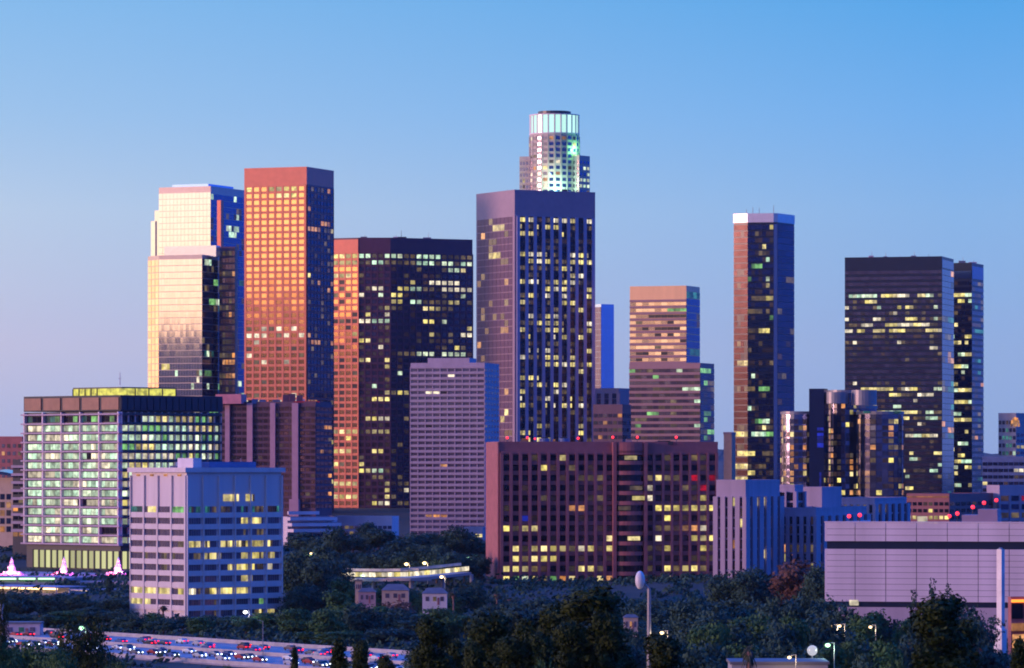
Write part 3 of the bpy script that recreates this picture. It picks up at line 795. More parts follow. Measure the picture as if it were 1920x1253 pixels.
m = MB(); p, q = pl[0], pl[1]; d = (q-p).normalized(); n = Vector((d.y,-d.x)); mid = (p+q)/2+n*.3
m.obox((mid.x, mid.y, zt-.4), Vector((d.x,d.y,0))*((q-p).length/2), Vector((n.x,n.y,0))*.1, (0,0,.25)); b.add('roof_edge_light', m, 'lit_orange'); b.done()

# --- glass building with lit floors, left
D = 1850
pl = chain_box(50, 226, 412, D, 44); zt = wz(772, D)
b = Building('office_block', 'wide glass office with every floor lit pale green behind a thin white grid', pl, zt, 'dark_steel', cat='office building', parapet=0)
zg = wz(1022, D); rows = 14
r_ = R(120)
def glow(cols, pw):
    out = []
    for i in range(rows):
        row = []
        while len(row) < cols:
            k = r_.choice(pw); row += [k]*r_.choice((1,1,2,3))
        out.append(row[:cols])
    return out
g1 = glow(20, ('lit_cool','lit_cool','lit_cool','lit_cool','lit_white','lit_cool','lit_cool','lit_white','lit_cool')); g1[0] = [r_.choice((None,'lit_teal',None,'lit_green')) for _ in range(20)]
g1[9][11] = None; g1[9][12] = None; g1[4][13] = None; g1[12][16:] = [None]*4
b.facade(pl[0], pl[1], zg, zt-1, 20, rows, .94, .62, 'glass_dark', g1, off=-.0, m0=1, m1=1)
m = MB(); 
for (p, q, cols, pd, pw, name) in ((pl[0], pl[1], 5, 1.6, .7, 0), (pl[1], pl[2], 15, 1.0, .35, 1)):
    d = (q-p).normalized(); n = Vector((d.y,-d.x)); L = (q-p).length
    for c in range(cols+1):
        s_ = p + d*(L*c/cols); m.obox((s_.x+n.x*pd/2, s_.y+n.y*pd/2, (zg+zt)/2), Vector((d.x,d.y,0))*pw/2, Vector((n.x,n.y,0))*pd/2, (0,0,(zt-zg)/2))
b.add('column', m, 'white_panel', kind=None)
for (p, q, dd) in ((pl[0], pl[1], 2.2), (pl[1], pl[2], 1.6)):
    d = (q-p).normalized(); n = Vector((d.y,-d.x)); L = (q-p).length; ch = (zt-1-zg)/rows
    for i in range(rows+1):
        m = MB(); s_ = (p+q)/2; m.obox((s_.x+n.x*dd/2, s_.y+n.y*dd/2, zg+i*ch), Vector((d.x,d.y,0))*(L/2+(1.5 if dd > 2 else 0)), Vector((n.x,n.y,0))*dd/2, (0,0,.32 if dd > 2 else .5)); b.add('floor_slab', m, 'lilac_concrete' if dd > 2 else 'dark_steel')
g2 = glow(15, ('lit_cool','lit_cool','lit_white','lit_cool','lit_yellow','lit_green')); g2[0] = [None]*3+g2[0][3:14]+[None]; g2[12] = [None]*15
b.facade(pl[1], pl[2], zg, zt-1, 15, rows, .7, .6, 'glass_dark', g2, off=0, m0=.5, m1=.5)
cc = sum(pl, Vector((0,0)))/4; z2 = wz(741, D)
q = [cc+(p-cc)*1.03 for p in pl]
b.block('attic_storey', q, zt+.4, z2, 'black_panel')
for (p, r, cols, mt) in ((q[0], q[1], 5, 'bronze_panel'), (q[1], q[2], 16, 'black_panel')):
    d = (r-p).normalized(); n = Vector((d.y,-d.x)); L = (r-p).length/cols
    for c in range(cols):
        s_ = p + d*(L*(c+.5)); m = MB(); m.obox((s_.x+n.x*.2, s_.y+n.y*.2, (zt+z2)/2), Vector((d.x,d.y,0))*L*.43, Vector((n.x,n.y,0))*.2, (0,0,(z2-zt)/2-.9)); b.add('attic_panel', m, mt)
q = chain_box(137, 228, 330, D+14, 44); b.block('lit_penthouse', q, z2+.01, wz(727, D), 'lit_penthouse_wall')
b.block('penthouse_roof', q, wz(727, D)+.01, wz(725, D)+.1, 'dark_steel')
for k in range(9):
    c_ = lerp(q[0], q[1], k/8) if k < 5 else lerp(q[1], q[2], (k-4)/4); m = MB(); m.obox((c_.x, c_.y-.3, (z2+wz(727,D))/2), (.25,0,0), (0,.2,0), (0,0,(wz(727,D)-z2)/2-.05)); b.add('penthouse_mullion', m, 'dark_steel')
# lobby
zl = wz(1068, D)
b.facade(pl[0]+(pl[1]-pl[0])*.08, pl[1], zl, zg-2.6, 14, 1, .86, .95, 'lit_lobby', None, off=.2, pier=(.5,1.0), framemat='dark_steel')
b.facade(pl[1], pl[1]+(pl[2]-pl[1])*.5, zl, zg-2.6, 8, 1, .86, .95, 'lit_lobby', None, off=.2, pier=(.5,1.0), framemat='dark_steel')
m = MB(); x = wx(217, D); m.cone((x, D+20, wz(721,D)), (x, D+20, wz(696,D)), .25, .12, 6); m.cone((x-.8, D+20, wz(708,D)), (x+.8, D+20, wz(708,D)), .1, .1, 5); b.add('roof_mast', m, 'paint_white')
b.done()
# plaza in front of it: raised terrace with fountains
D = 1790
zp = wz(1079, D)
pl = [P(-70, 1800), P(120, 1745), P(262, 1800), P(330,1840), P(200, 1905), P(-90, 1905)]
m = MB(); m.prism([tuple(p) for p in pl], -1, zp); o = m.build('plaza', 'lilac_concrete', kind='structure')
for i, (px, lab) in enumerate(((22,'leftmost of the three white fountain jets with pink light'),(120,'middle of the three white fountain jets with pink light'),(222,'rightmost of the three white fountain jets with pink light'))):
    x = wx(px, D+10); y = D+10; r_ = R(130+i)
    t = thing('fountain', lab, 'fountain', (x, y, zp), 'lit fountains on the plaza')
    m = MB(); m.cone((x,y,zp+.02),(x,y,zp+.5),5.5,5.2,20); m.build('basin', 'lilac_concrete', t)
    m = MB(); m.cone((x,y,zp+.4),(x,y,zp+2.2),1.9,1.2,10); m.cone((x,y,zp+2.2),(x,y,zp+5),1.2,.8,10); m.cone((x,y,zp+5),(x,y,zp+7.4),.8,.15,10)
    for k in range(26):
        a = r_.uniform(0,6.28); rr = r_.uniform(.3,1.6); zz = zp+r_.uniform(.8,6)*(1-rr/3); m.ball((x+rr*math.cos(a),y+rr*math.sin(a),zz),.45,.45,.7,6,4)
    m.build('jet', 'water_spray', t, smooth=True)
    m = MB()
    for k in range(30):
        a = r_.uniform(0,6.28); rr = r_.uniform(1.5,4.6); m.ball((x+rr*math.cos(a),y+rr*math.sin(a),zp+.55),.7,.7,r_.uniform(.3,1.1)*(1.5-rr/5),6,4)
    m.build('splash', 'water_spray', t, smooth=True)
    for (dx, col, wt) in ((0,(1,.4,.45),2000),(-3.5,(1,.08,.2),2600),(3.5,(.75,.12,.8),2600)):
        ld = bpy.data.lights.new('fountain_light','POINT'); ld.energy = wt; ld.color = col; ld.shadow_soft_size = .4
        lo = bpy.data.objects.new('fountain_light', ld); COL.objects.link(lo); lo.parent = t; lo.location = (dx,-4.6,1.6)
# lit parking decks left
def deck(px0, px1, D, y0, y1, lab, ml, skew=0):
    a = P(px0, D+skew); c = P(px1, D); z1 = wz(y0, D); z0 = wz(y1, D); depth = 18
    t = thing('parking_deck', lab, 'parking deck', ((a.x+c.x)/2, D, terr(a.x, D)-2)); dv = c-a; n = Vector((dv.y,-dv.x)).normalized()
    m = MB(); m.prism([tuple(a), tuple(c), tuple(c-n*depth), tuple(a-n*depth)], z1-.4, z1); m.build('roof_slab', 'lilac_concrete', t)
    m = MB(); m.prism([tuple(a), tuple(c), tuple(c-n*depth), tuple(a-n*depth)], z0-4, z0); m.build('lower_slab', 'grey_concrete', t)
    k = max(3, int(dv.length/7)); d = dv.normalized()
    m = MB(); m.prism([tuple(a-n*8), tuple(c-n*8), tuple(c-n*8.3), tuple(a-n*8.3)], z0, z1-.4); m.build('inner_wall', 'white_concrete', t)
    for i in range(k+1):
        s_ = a+d*(dv.length*i/k)-n*.6; m = MB(); m.box(s_.x-.25, s_.x+.25, s_.y-.25, s_.y+.25, z0-.1, z1-.3); m.build('column', 'lilac_concrete', t)
        if i < k:
            s_ = a+d*(dv.length*(i+.5)/k)-n*1.5; m = MB(); m.obox((s_.x,s_.y,z1-.75), Vector((d.x,d.y,0))*dv.length/k*.42, Vector((n.x,n.y,0))*.5, (0,0,.3)); m.build('tube_lamp', ml, t)
deck(-40, 104, 1690, 1082, 1092, 'parking deck under pale green tubes below the plaza edge', 'lamp_green')
deck(-40, 104, 1600, 1101, 1113, 'lower parking deck with a bright yellow white opening', 'lamp_warm', 20)
deck(125, 156, 1640, 1106, 1116, 'short carport with yellow lamps in front of the terrace wall', 'lamp_warm', 8)
m = MB(); 
pl = [P(108, 1700), P(262, 1690), P(262, 1712), P(108, 1722)]
for p0_, p1_, yt, mt, lab in ((150,262,1090,'lilac_concrete','mauve retaining wall under the plaza of the lit glass office'),(100,150,1092,'black_panel','dark blue retaining wall under the left half of the plaza')):
    m = MB(); m.prism([tuple(P(p0_,1700)), tuple(P(p1_-.5,1695)), tuple(P(p1_-.5,1702)), tuple(P(p0_,1707))], -2, wz(yt,1700)); o = m.build('retaining_wall', mt); o['label'] = lab; o['category'] = 'wall'

# --- far left edge buildings
D = 2300
pl = chain_box(-60, 42, 60, D, 20); zt = wz(822, D)
b = Building('office_block', 'dusky red brick block at the left edge, behind the lit glass office', pl, zt, 'brick_red')
b.facade(pl[0], pl[1], wz(900,D), zt-2, 10, 5, .55, .5, 'glass_dusk', pattern(5, 10, R(140), 0, 0, .15, ('lit_orange','lit_dim'))); b.done()
D = 2050
pl = chain_box(-60, 34, 60, D, 20); zt = wz(884, D)
b = Building('concert_hall', 'low hall with a swept blue metal roof at the left edge', pl, zt-3, 'peach_stone', cat='hall', parapet=0)
m = MB(); n_ = 14
a, c = pl[0]+(pl[0]-pl[1]).normalized()*2, pl[1]+(pl[1]-pl[0]).normalized()*4
for i in range(n_):
    t0, t1 = i/n_, (i+1)/n_; f = lambda t: zt-9+9*math.sin(.35+t*2.2)
    p, q = lerp(a,c,t0), lerp(a,c,t1)
    m.face([(p.x,p.y-4,f(t0)),(q.x,q.y-4,f(t1)),(q.x,q.y+25,f(t1)+1),(p.x,p.y+25,f(t0)+1)]); m.face([(p.x,p.y-4,f(t0)-1.4),(q.x,q.y-4,f(t1)-1.4),(q.x,q.y-4,f(t1)),(p.x,p.y-4,f(t0))])
b.add('swept_roof', m, 'glass_blue')
b.facade(pl[0], pl[1], wz(1000,D), zt-10, 8, 5, .7, .7, 'glass_navy', pattern(5, 8, R(141), 0, 0, .1, ('lit_orange',))); b.done()
D = 1960
pl = chain_box(24, 56, 66, D, 20)
b = Building('office_block', 'narrow stack of white balconies between the blue roofed hall and the glass office', pl, wz(866,D), 'dark_steel')
for i in range(9):
    zz = wz(875+i*15, D); d = (pl[1]-pl[0]).normalized(); n = Vector((d.y,-d.x)); c_ = (pl[0]+pl[1])/2+n*.9
    m = MB(); m.obox((c_.x,c_.y,zz), Vector((d.x,d.y,0))*(pl[1]-pl[0]).length/2, Vector((n.x,n.y,0))*.9, (0,0,.6)); b.add('balcony', m, 'lilac_concrete')
b.facade(pl[0], pl[1], wz(1010,D), wz(868,D), 3, 9, .8, .5, 'glass_dark', pattern(9, 3, R(142), 0, 0, .15, ('lit_orange',))); b.done()

# --- foreground concrete office, left
D = 1400
pl = chain_box(247, 350, 527, D, 50); zt = wz(886, D)
b = Building('office_block', 'white concrete office with a thin flat overhanging roof, pink left side and blue right side', pl, zt, 'white_concrete', cat='office building', parapet=0)
zb = wz(1146, D); ch = (945-1156)/-1
yr = [680+y/2.186 for y in (555,603,650,698,745,795,842,888,940,985,1030)]
sp = 22*1.0
zrow = lambda i: wz(yr[i], D)
hh = 2.0
lit = {0:[(430,495,'lit_yellow'),(525,555,'lit_yellow')], 2:[(470,480,'lit_dim'),(508,582,'lit_yellow')], 3:[(470,490,'lit_faint'),(510,525,'lit_dim'),(570,595,'lit_dim')],
 4:[(290,382,'lit_yellow'),(415,632,'lit_yellow')], 5:[(315,345,'lit_dim'),(345,428,'lit_yellow'),(505,640,'lit_yellow')], 6:[(450,557,'lit_yellow'),(570,590,'lit_dim'),(590,625,'lit_white')], 7:[(508,552,'lit_yellow')],
 8:[(290,325,'lit_white'),(335,380,'lit_dim'),(380,535,'lit_yellow')], 9:[(400,425,'lit_dim'),(580,590,'lit_green')], 10:[(400,420,'lit_dim'),(560,580,'lit_dim'),(580,638,'lit_yellow')]}
r_ = R(150); nc = 42
p, q = pl[1], pl[2]; d = (q-p).normalized(); n = Vector((d.y,-d.x)); L = (q-p).length
for i in range(11):
    for c in range(nc):
        f = (c+.5)/nc; zx = 290+f*375; key = None
        if c % 7 == 6 and i: continue
        for (a, e, k) in lit.get(i, ()):
            if a <= zx <= e: key = k if r_.random() < .9 else 'lit_dim'
        if i == 0 and not key: continue
        if i == 1: key = r_.choice((None,None,'lit_dim','lit_faint','lit_faint','lit_dim','lit_teal'))
        s_ = p + d*L*f
        b.wins.append((Vector((s_.x+n.x*.1, s_.y+n.y*.1, zrow(i))), Vector((d.x,d.y,0)), Vector((n.x,n.y,0)), L/nc*.86, hh if i else 2.2, key or 'glass_dusk', key is not None))
fm = MB()
for i in range(1, 11):
    zc_ = (zrow(i) + (zrow(i+1) if i < 10 else zrow(i)-3.9))/2
    s_ = (p+q)/2; fm.obox((s_.x+n.x*.3, s_.y+n.y*.3, zc_), Vector((d.x,d.y,0))*(L/2-.05), Vector((n.x,n.y,0))*.3, (0,0,.85))
for c in range(7):
    s_ = p + d*(L*c/6); fm.obox((s_.x+n.x*.4, s_.y+n.y*.4, (zt+zb)/2-2), Vector((d.x,d.y,0))*.22, Vector((n.x,n.y,0))*.4, (0,0,(zt-zb)/2+1))
b.add('spandrel', fm, 'white_concrete')
p, q = pl[0], pl[1]; d = (q-p).normalized(); n = Vector((d.y,-d.x)); L = (q-p).length; nc = 20
litL = {1:[(60,100,'lit_teal'),(130,170,'lit_yellow'),(230,275,'lit_green')], 5:[(110,130,'lit_dim'),(180,205,'lit_dim'),(225,240,'lit_dim')],6:[(185,205,'lit_dim')],8:[(65,220,'lit_yellow'),(250,275,'lit_yellow')],9:[(65,140,'lit_yellow')],4:[(255,275,'lit_dim')]}
for i in range(1, 10):
    for c in range(nc):
        f = (c+.5)/nc; zx = 60+f*225; key = None
        if c % 5 == 4: continue
        for (a, e, k) in litL.get(i, ()):
            if a <= zx <= e: key = k
        s_ = p + d*L*f
        b.wins.append((Vector((s_.x+n.x*.1, s_.y+n.y*.1, zrow(i))), Vector((d.x,d.y,0)), Vector((n.x,n.y,0)), L/nc*.86, 1.9, key or 'glass_dusk', key is not None))
fm = MB()
for i in range(1, 10):
    zc_ = (zrow(i) + zrow(i+1))/2
    s_ = (p+q)/2; fm.obox((s_.x+n.x*.25, s_.y+n.y*.25, zc_), Vector((d.x,d.y,0))*(L/2-.05), Vector((n.x,n.y,0))*.25, (0,0,.85))
for c in range(5):
    s_ = p + d*(L*c/4); fm.obox((s_.x+n.x*.35, s_.y+n.y*.35, (zt+zb)/2-2), Vector((d.x,d.y,0))*.18, Vector((n.x,n.y,0))*.35, (0,0,(zt-zb)/2+1))
    if c < 4:
        s_ = p + d*(L*(c+.5)/4); m = MB(); m.obox((s_.x+n.x*.2, s_.y+n.y*.2, zt-.9), Vector((d.x,d.y,0))*.9, Vector((n.x,n.y,0))*.1, (0,0,.3)); b.add('soffit_lamp', m, 'lit_orange')
b.add('spandrel', fm, 'white_concrete')
cc = sum(pl, Vector((0,0)))/4
b.block('overhanging_roof', [cc+(v-cc)*1.06 for v in pl], zt+.02, wz(877,D), 'white_concrete')
q = chain_box(330, 392, 480, D+12, 50); b.block('penthouse', q, wz(877,D)+.01, wz(866,D), 'blue_box')
q = chain_box(333, 362, 378, D+8, 50); b.block('stair_head', q, wz(877,D)+.01, wz(859,D), 'white_concrete')
b.done(kit=3)

# --- brown ribbed apartment tower
D = 2060
pl = chain_box(414, 592, 622, D, 14); zt = wz(757, D)
b = Building('apartment_tower', 'plum brown apartment tower with pale vertical ribs and a rosy roof block', pl, zt, 'apartment_brown', cat='apartment tower')
zb = wz(955, D); rows = rowsof(zb, zt-1, 2.8)
b.facade(pl[0], pl[1], zb, zt-1, 18, rows, .8, .55, 'glass_brown', pattern(rows, 18, R(160), 0, 0, .015, ('lit_orange',), .05), span=(.7,.5))
b.facade(pl[1], pl[2], zb, zt-1, 4, rows, .8, .6, 'glass_navy', pattern(rows, 4, R(161), 0, 0, .03, ('lit_orange',), .05))
for px, w_ in ((470,11),(513,10),(555,12),(428,9)):
    f = (px-414)/(592-414); s_ = lerp(pl[0], pl[1], f); d = (pl[1]-pl[0]).normalized(); n = Vector((d.y,-d.x))
    m = MB(); m.obox((s_.x+n.x*.8, s_.y+n.y*.8, (zt+zb)/2), Vector((d.x,d.y,0))*w_/F*D/2, Vector((n.x,n.y,0))*.8, (0,0,(zt-zb)/2+.3)); b.add('rib', m, 'apartment_rib')
    if px in (470, 555): m = MB(); m.obox((s_.x+n.x*1.8, s_.y+n.y*1.8, wz(895 if px == 470 else 948,D)-3), Vector((d.x,d.y,0))*w_/F*D*.75, Vector((n.x,n.y,0))*1.8, (0,0,6)); b.add('stair_bay', m, 'apartment_rib')
q = chain_box(404, 452, 462, D+4, 14); b.block('roof_block', q, zt+.02, wz(739,D), 'red_lit_plaster')
for px, hh_ in ((478,748),(492,749),(536,740),(548,738),(562,741)):
    m = MB(); x = wx(px,D+8); m.box(x-1.4, x+1.4, D+7, D+10, zt+.02, wz(hh_,D)); b.add('rooftop_unit', m, 'blue_box' if px < 500 else 'brown_granite')
m = MB(); m.obox((wx(575,D), D+1.5, zt+.9), (6,0,0),(0,.2,0),(0,0,.3)); b.add('roof_edge_light', m, 'lit_red')
b.done(kit=3)

# --- low blue white buildings in the middle
D = 2030
pl = chain_box(526, 539, 632, D, 62); zt = wz(963, D)
b = Building('office_block', 'low blue white terraced block right of the white concrete office', pl, zt-2.5, 'white_panel')
for i in range(4):
    zz = wz(962+i*11, D); sh = (0,4,9,12)[i]; d = (pl[2]-pl[1]).normalized(); n = Vector((d.y,-d.x)); L = (pl[2]-pl[1]).length*(.62,.95,1.0,.8)[i]
    c_ = pl[1]+d*L/2+n*(.6+i*.9); m = MB(); m.obox((c_.x,c_.y,zz), Vector((d.x,d.y,0))*L/2, Vector((n.x,n.y,0))*(.6+i*.9), (0,0,.75)); b.add('terrace', m, 'white_panel')
b.facade(pl[1], pl[2], wz(1010,D), wz(966,D), 12, 4, .92, .45, 'glass_navy', None); b.done()
D = 2080
pl = chain_box(628, 735, 748, D, 12); zt = wz(972, D)
b = Building('office_block', 'long low lilac pavilion behind the hill trees under the purple tower', pl, zt, 'white_panel')
b.facade(pl[0], pl[1], wz(1005,D), zt-3, 12, 2, .8, .55, 'glass_dusk', pattern(2, 12, R(170), 0,0,.08,('lit_dim',))); b.done()
D = 2100
pl = chain_box(870, 905, 925, 2105, 30); zt = wz(992, D)
b = Building('office_block', 'small grey annex with yellow windows at the foot of the lilac high-rise', pl, zt, 'lilac_concrete')
b.facade(pl[0], pl[1], wz(1030,D), zt-2, 5, 3, .8, .55, 'glass_dusk', pattern(3, 5, R(171), .5,.9,.4,('lit_yellow',))); b.done()

# --- big brown office with square windows
D = 1700
pl = chain_box(914, 936, 1346, D, 81); zt = wz(834, D)
b = Building('office_block', 'big brown office of square windows in a deep grid, salmon brick end wall', pl, zt, 'brown_frame', cat='office building', parapet=1.2)
p, q = pl[1], pl[2]; d = (q-p).normalized(); n = Vector((d.y,-d.x)); L = (q-p).length
zb = zt - 15*3.9 - 5
fx = lambda px: (px-936)/(1346-936)
A = p + d*L*fx(940); Bb = p + d*L*fx(1150); C_ = p + d*L*fx(1208); E_ = p + d*L*fx(1343)
ztop = wz(849, D); rows = 15; zbw = ztop - rows*3.93
Y_, W_, O_, Dm, G_, Fa = 'lit_yellow','lit_white','lit_orange','lit_dim','lit_green','lit_faint'
pm = [[None]*12 for _ in range(rows)]
r_m = R(777)
def fillp(P_): return [[v or (r_m.choice(('lit_faint','lit_faint','lit_dim')) if r_m.random() < .16 else None) for v in row] for row in P_]
def setp(P_, r, **k):
    for kk, v in k.items(): P_[r][int(kk[1:])] = v
setp(pm,0,c6=Y_,c3=Dm); setp(pm,1,c4=Y_,c5=Fa,c9=Fa); setp(pm,5,c7=O_,c8=O_,c10=Fa); setp(pm,6,c2='lit_blue'); setp(pm,7,c0=Y_,c1=Dm,c2=Y_,c3=Y_); setp(pm,8,c11=Y_)
setp(pm,9,c1=Y_,c2=Dm,c3=Y_,c4=Y_,c5=Y_,c6=Y_,c7=Dm,c8=W_,c9=Y_,c11=Y_); setp(pm,10,c1=Y_,c2=Dm,c3=Y_,c4=Y_,c5=Y_,c8=Fa)
setp(pm,11,c0=Y_,c1=Y_,c2=Y_,c3=Dm,c7=Dm,c8=Y_,c9=Y_,c10=Dm); setp(pm,12,c0=Y_,c1=G_,c2='lit_cool',c3=Y_,c4=Dm,c5=G_,c6=O_,c7=Y_,c9=Dm,c10=Y_,c11=O_)
setp(pm,13,c0=Dm,c1=Fa,c2=Y_,c3=Dm,c4=W_,c5=Y_,c6=W_,c7=O_,c8=Dm); setp(pm,14,c2=Y_,c3=Y_,c4=Y_,c5=Fa)
b.facade(A, Bb, zbw, ztop, 12, rows, .72, .54, 'glass_dark', fillp(pm), pier=(1.2,1.3), span=(1.3,.6))
pm = [[None]*8 for _ in range(rows)]
setp(pm,0,c2=Dm,c6=Dm); setp(pm,1,c2=Fa,c6=Fa); setp(pm,2,c0=Dm,c1=Y_,c2=Dm,c3=Dm,c5='lit_red',c7='lit_red'); setp(pm,3,c0=W_,c4=Dm,c5=Dm,c6='lit_red'); setp(pm,4,c0=W_,c6=Y_)
setp(pm,5,c1=Y_,c2=Y_,c3=Y_,c4=Y_,c5=Y_,c6=Y_,c7=Y_); setp(pm,6,c2=Y_,c3=Fa,c6=Dm); setp(pm,7,c1=Dm,c2=Dm,c3=Fa,c4=O_,c5=O_,c6=W_); setp(pm,8,c1=W_,c5=Y_,c6=Y_,c7=Y_)
setp(pm,9,c2=Y_,c6=Y_,c7=Dm); setp(pm,10,c0=Dm,c5=Dm,c6=Dm,c7=Dm); setp(pm,11,c0=Dm,c2=Y_,c3=Dm,c4=Y_,c5=Y_,c6=Dm); setp(pm,12,c2=W_); setp(pm,13,c4=Dm,c5=W_,c6=W_,c7=Y_); setp(pm,14,c5=Fa,c6=Dm,c7=Dm)
b.facade(C_, E_, zbw, ztop, 8, rows, .74, .54, 'glass_dark', fillp(pm), pier=(1.0,1.3), span=(1.3,.6))
# round stair bay: brick bands between curved glass
mid = (Bb+C_)/2; hw = (C_-Bb).length/2
def arc(k, rr):
    return [mid - d*hw*rr + n*.2] + [mid + d*hw*rr*math.sin(t) * 1.0 + n*(rr*3.2*math.cos(t)) for t in [(-1.25+2.5*i/10) for i in range(11)]] + [mid + d*hw*rr + n*.2, mid + d*hw*rr - n*.5, mid - d*hw*rr - n*.5]
ch = 3.93
b.block('bay_glass', arc(0, .93), zbw, zt-4.5, 'glass_dark')
m = MB()
for i in range(rows+1):
    z_ = ztop - i*ch; m.prism([tuple(v) for v in arc(0, 1.0)], z_-.75, z_+.75)
m.prism([tuple(v) for v in arc(0, 1.0)], zt-3.2, zt+.9)
b.add('bay_band', m, 'brick_red')
for i, k in ((0,Y_),(3,Dm),(4,Y_),(5,Dm),(8,Y_),(13,Dm)):
    m = MB(); z_ = ztop-(i+.5)*ch; off = (0,-.3,.2,.35,.5,-.4)[i % 6]
    s_ = mid + d*hw*off + n*3.2; m.obox((s_.x,s_.y,z_), Vector((d.x,d.y,0))*hw*.4, Vector((n.x,n.y,0))*.12, (0,0,.8)); b.add('bay_window', m, k)
for s_ in (Bb, C_):
    m = MB(); m.obox((s_.x+n.x*1.2, s_.y+n.y*1.2, (zt+zbw)/2), Vector((d.x,d.y,0))*.7, Vector((n.x,n.y,0))*1.2, (0,0,(zt-zbw)/2+1)); b.add('bay_pier', m, 'brick_red')
dl = (pl[1]-pl[0]).normalized(); nl = Vector((dl.y,-dl.x)); s_ = (pl[0]+pl[1])/2+nl*.3; Ll = (pl[1]-pl[0]).length
m = MB(); m.obox((s_.x, s_.y, (b.z0+zt)/2), Vector((dl.x,dl.y,0))*(Ll/2+.4), Vector((nl.x,nl.y,0))*.3, (0,0,(zt-b.z0)/2+1)); b.add('end_wall', m, 'brick_red')
b.wallm = 'brown_frame'
b.done()
ROOF = zt+.0
def roof_item(name, lab, cat, px, yb, yt, wpx, mat, D_=1712, top=None, round_=False, group=None, parts=()):
    x = wx(px, D_); w_ = wpx/F*D_/2
    t = thing(name, lab, cat, (x, D_, ROOF), group)
    m = MB(); z1 = wz(yt, D_)
    if round_: m.cone((x,D_,ROOF+.002),(x,D_,z1),w_,w_,14); 
    else: m.box(x-w_, x+w_, D_-1.6, D_+1.6, ROOF+.002, z1)
    m.build('housing', mat, t)
    m = MB(); m.box(x-w_*.7, x+w_*.7, D_-1.9 if not round_ else D_-.6, D_+.6, z1+.003, z1+.35); m.build('fan_grille' if top is None else 'lamp', top or 'dark_steel', t)
roof_item('rooftop_unit', 'left of two round blue cooling units on the brown office roof', 'cooling unit', 1021, 833, 822, 19, 'blue_box', round_=True, group='blue cooling units')
roof_item('rooftop_unit', 'right of two round blue cooling units on the brown office roof', 'cooling unit', 1057, 833, 822, 19, 'blue_box', round_=True, group='blue cooling units')
roof_item('rooftop_unit', 'amber lit box beside the left blue cooling unit on the roof', 'roof unit', 984, 833, 824, 14, 'bronze_panel', top='lit_orange')
roof_item('rooftop_unit', 'narrow amber box between the two blue cooling units', 'roof unit', 1039, 833, 826, 6, 'bronze_panel', top='lit_orange')
roof_item('rooftop_unit', 'pink plaster stair head above the rounded brick bay', 'stair head', 1179, 833, 824, 11, 'rose_granite')
roof_item('rooftop_unit', 'long low dark unit on the right half of the brown office roof', 'roof unit', 1245, 833, 828, 34, 'dark_steel')
def beacon(px, y, D_, lab, r=.7, base=None):
    x = wx(px, D_); z = wz(y, D_); zb_ = ROOF if base is None else base
    t = thing('beacon_lamp', lab, 'beacon', (x, D_, zb_), 'red beacon lamps')
    m = MB(); m.cone((x,D_,zb_),(x,D_,z-r*.7),.14,.1,6); m.build('post', 'dark_steel', t)
    m = MB(); m.ball((x,D_,z),r,r,r,10,8); m.build('lens', 'lamp_red', t, smooth=True)
for i, (px, y) in enumerate(((951,821),(989,821),(1003,823),(1084,822),(1149,820),(1195,820),(1268,820))):
    beacon(px, y, 1710, ('first','second','third','fourth','fifth','sixth','seventh')[i]+' red beacon lamp from the left on the brown office roof', .5 if px != 1003 else .4)

# --- ribbed concrete complex, right of centre
mat_plain('ribbed', (.42,.34,.42), .8, vary=.12, streak=True)
def ribbed(lab, xl, xc, xr, D, a, yt, yb, cap, n0, n1, seed, top=None, slot=.5):
    pl = chain_box(xl, xc, xr, D, a); zt = wz(yt, D)
    b = Building('office_block', lab, pl, zt, 'ribbed'); zb = wz(yb, D)
    r = R(seed)
    for (p, q, nn_) in ((pl[0], pl[1], n0), (pl[1], pl[2], n1)):
        if nn_:
            rows = rowsof(zb, zt-cap, 3.6)
            b.facade(p, q, zb, zt-cap, nn_, rows, slot, .8, 'glass_dark', pattern(rows, nn_, r, 0, 0, .07, ('lit_yellow','lit_orange','lit_dim'), .08), pier=((1-slot)*(p-q).length/nn_, 1.0))
    b.done(60); return pl
ribbed('ribbed lilac concrete block touching the brown office on its right', 1343, 1398, 1462, 1560, 25, 905, 1090, 5, 4, 5, 180, slot=.38)
ribbed('small pale cube block above the ribbed walls, with blue right side', 1500, 1541, 1578, 1640, 25, 918, 960, 4, 0, 0, 181)
ribbed('lower ribbed lilac wall block with tall dark slots, left of the windowless hall', 1452, 1530, 1625, 1590, 20, 957, 1090, 2, 6, 7, 182, slot=.42)
ribbed('long ribbed grey block behind the windowless hall, under the hotel cylinders', 1556, 1640, 1700, 1760, 20, 938, 1000, 1.5, 7, 5, 183, slot=.5)
ribbed('dark glass link block with blue frame between the ribbed walls', 1458, 1490, 1506, 1610, 20, 914, 960, 1.5, 2, 1, 184, slot=.8)

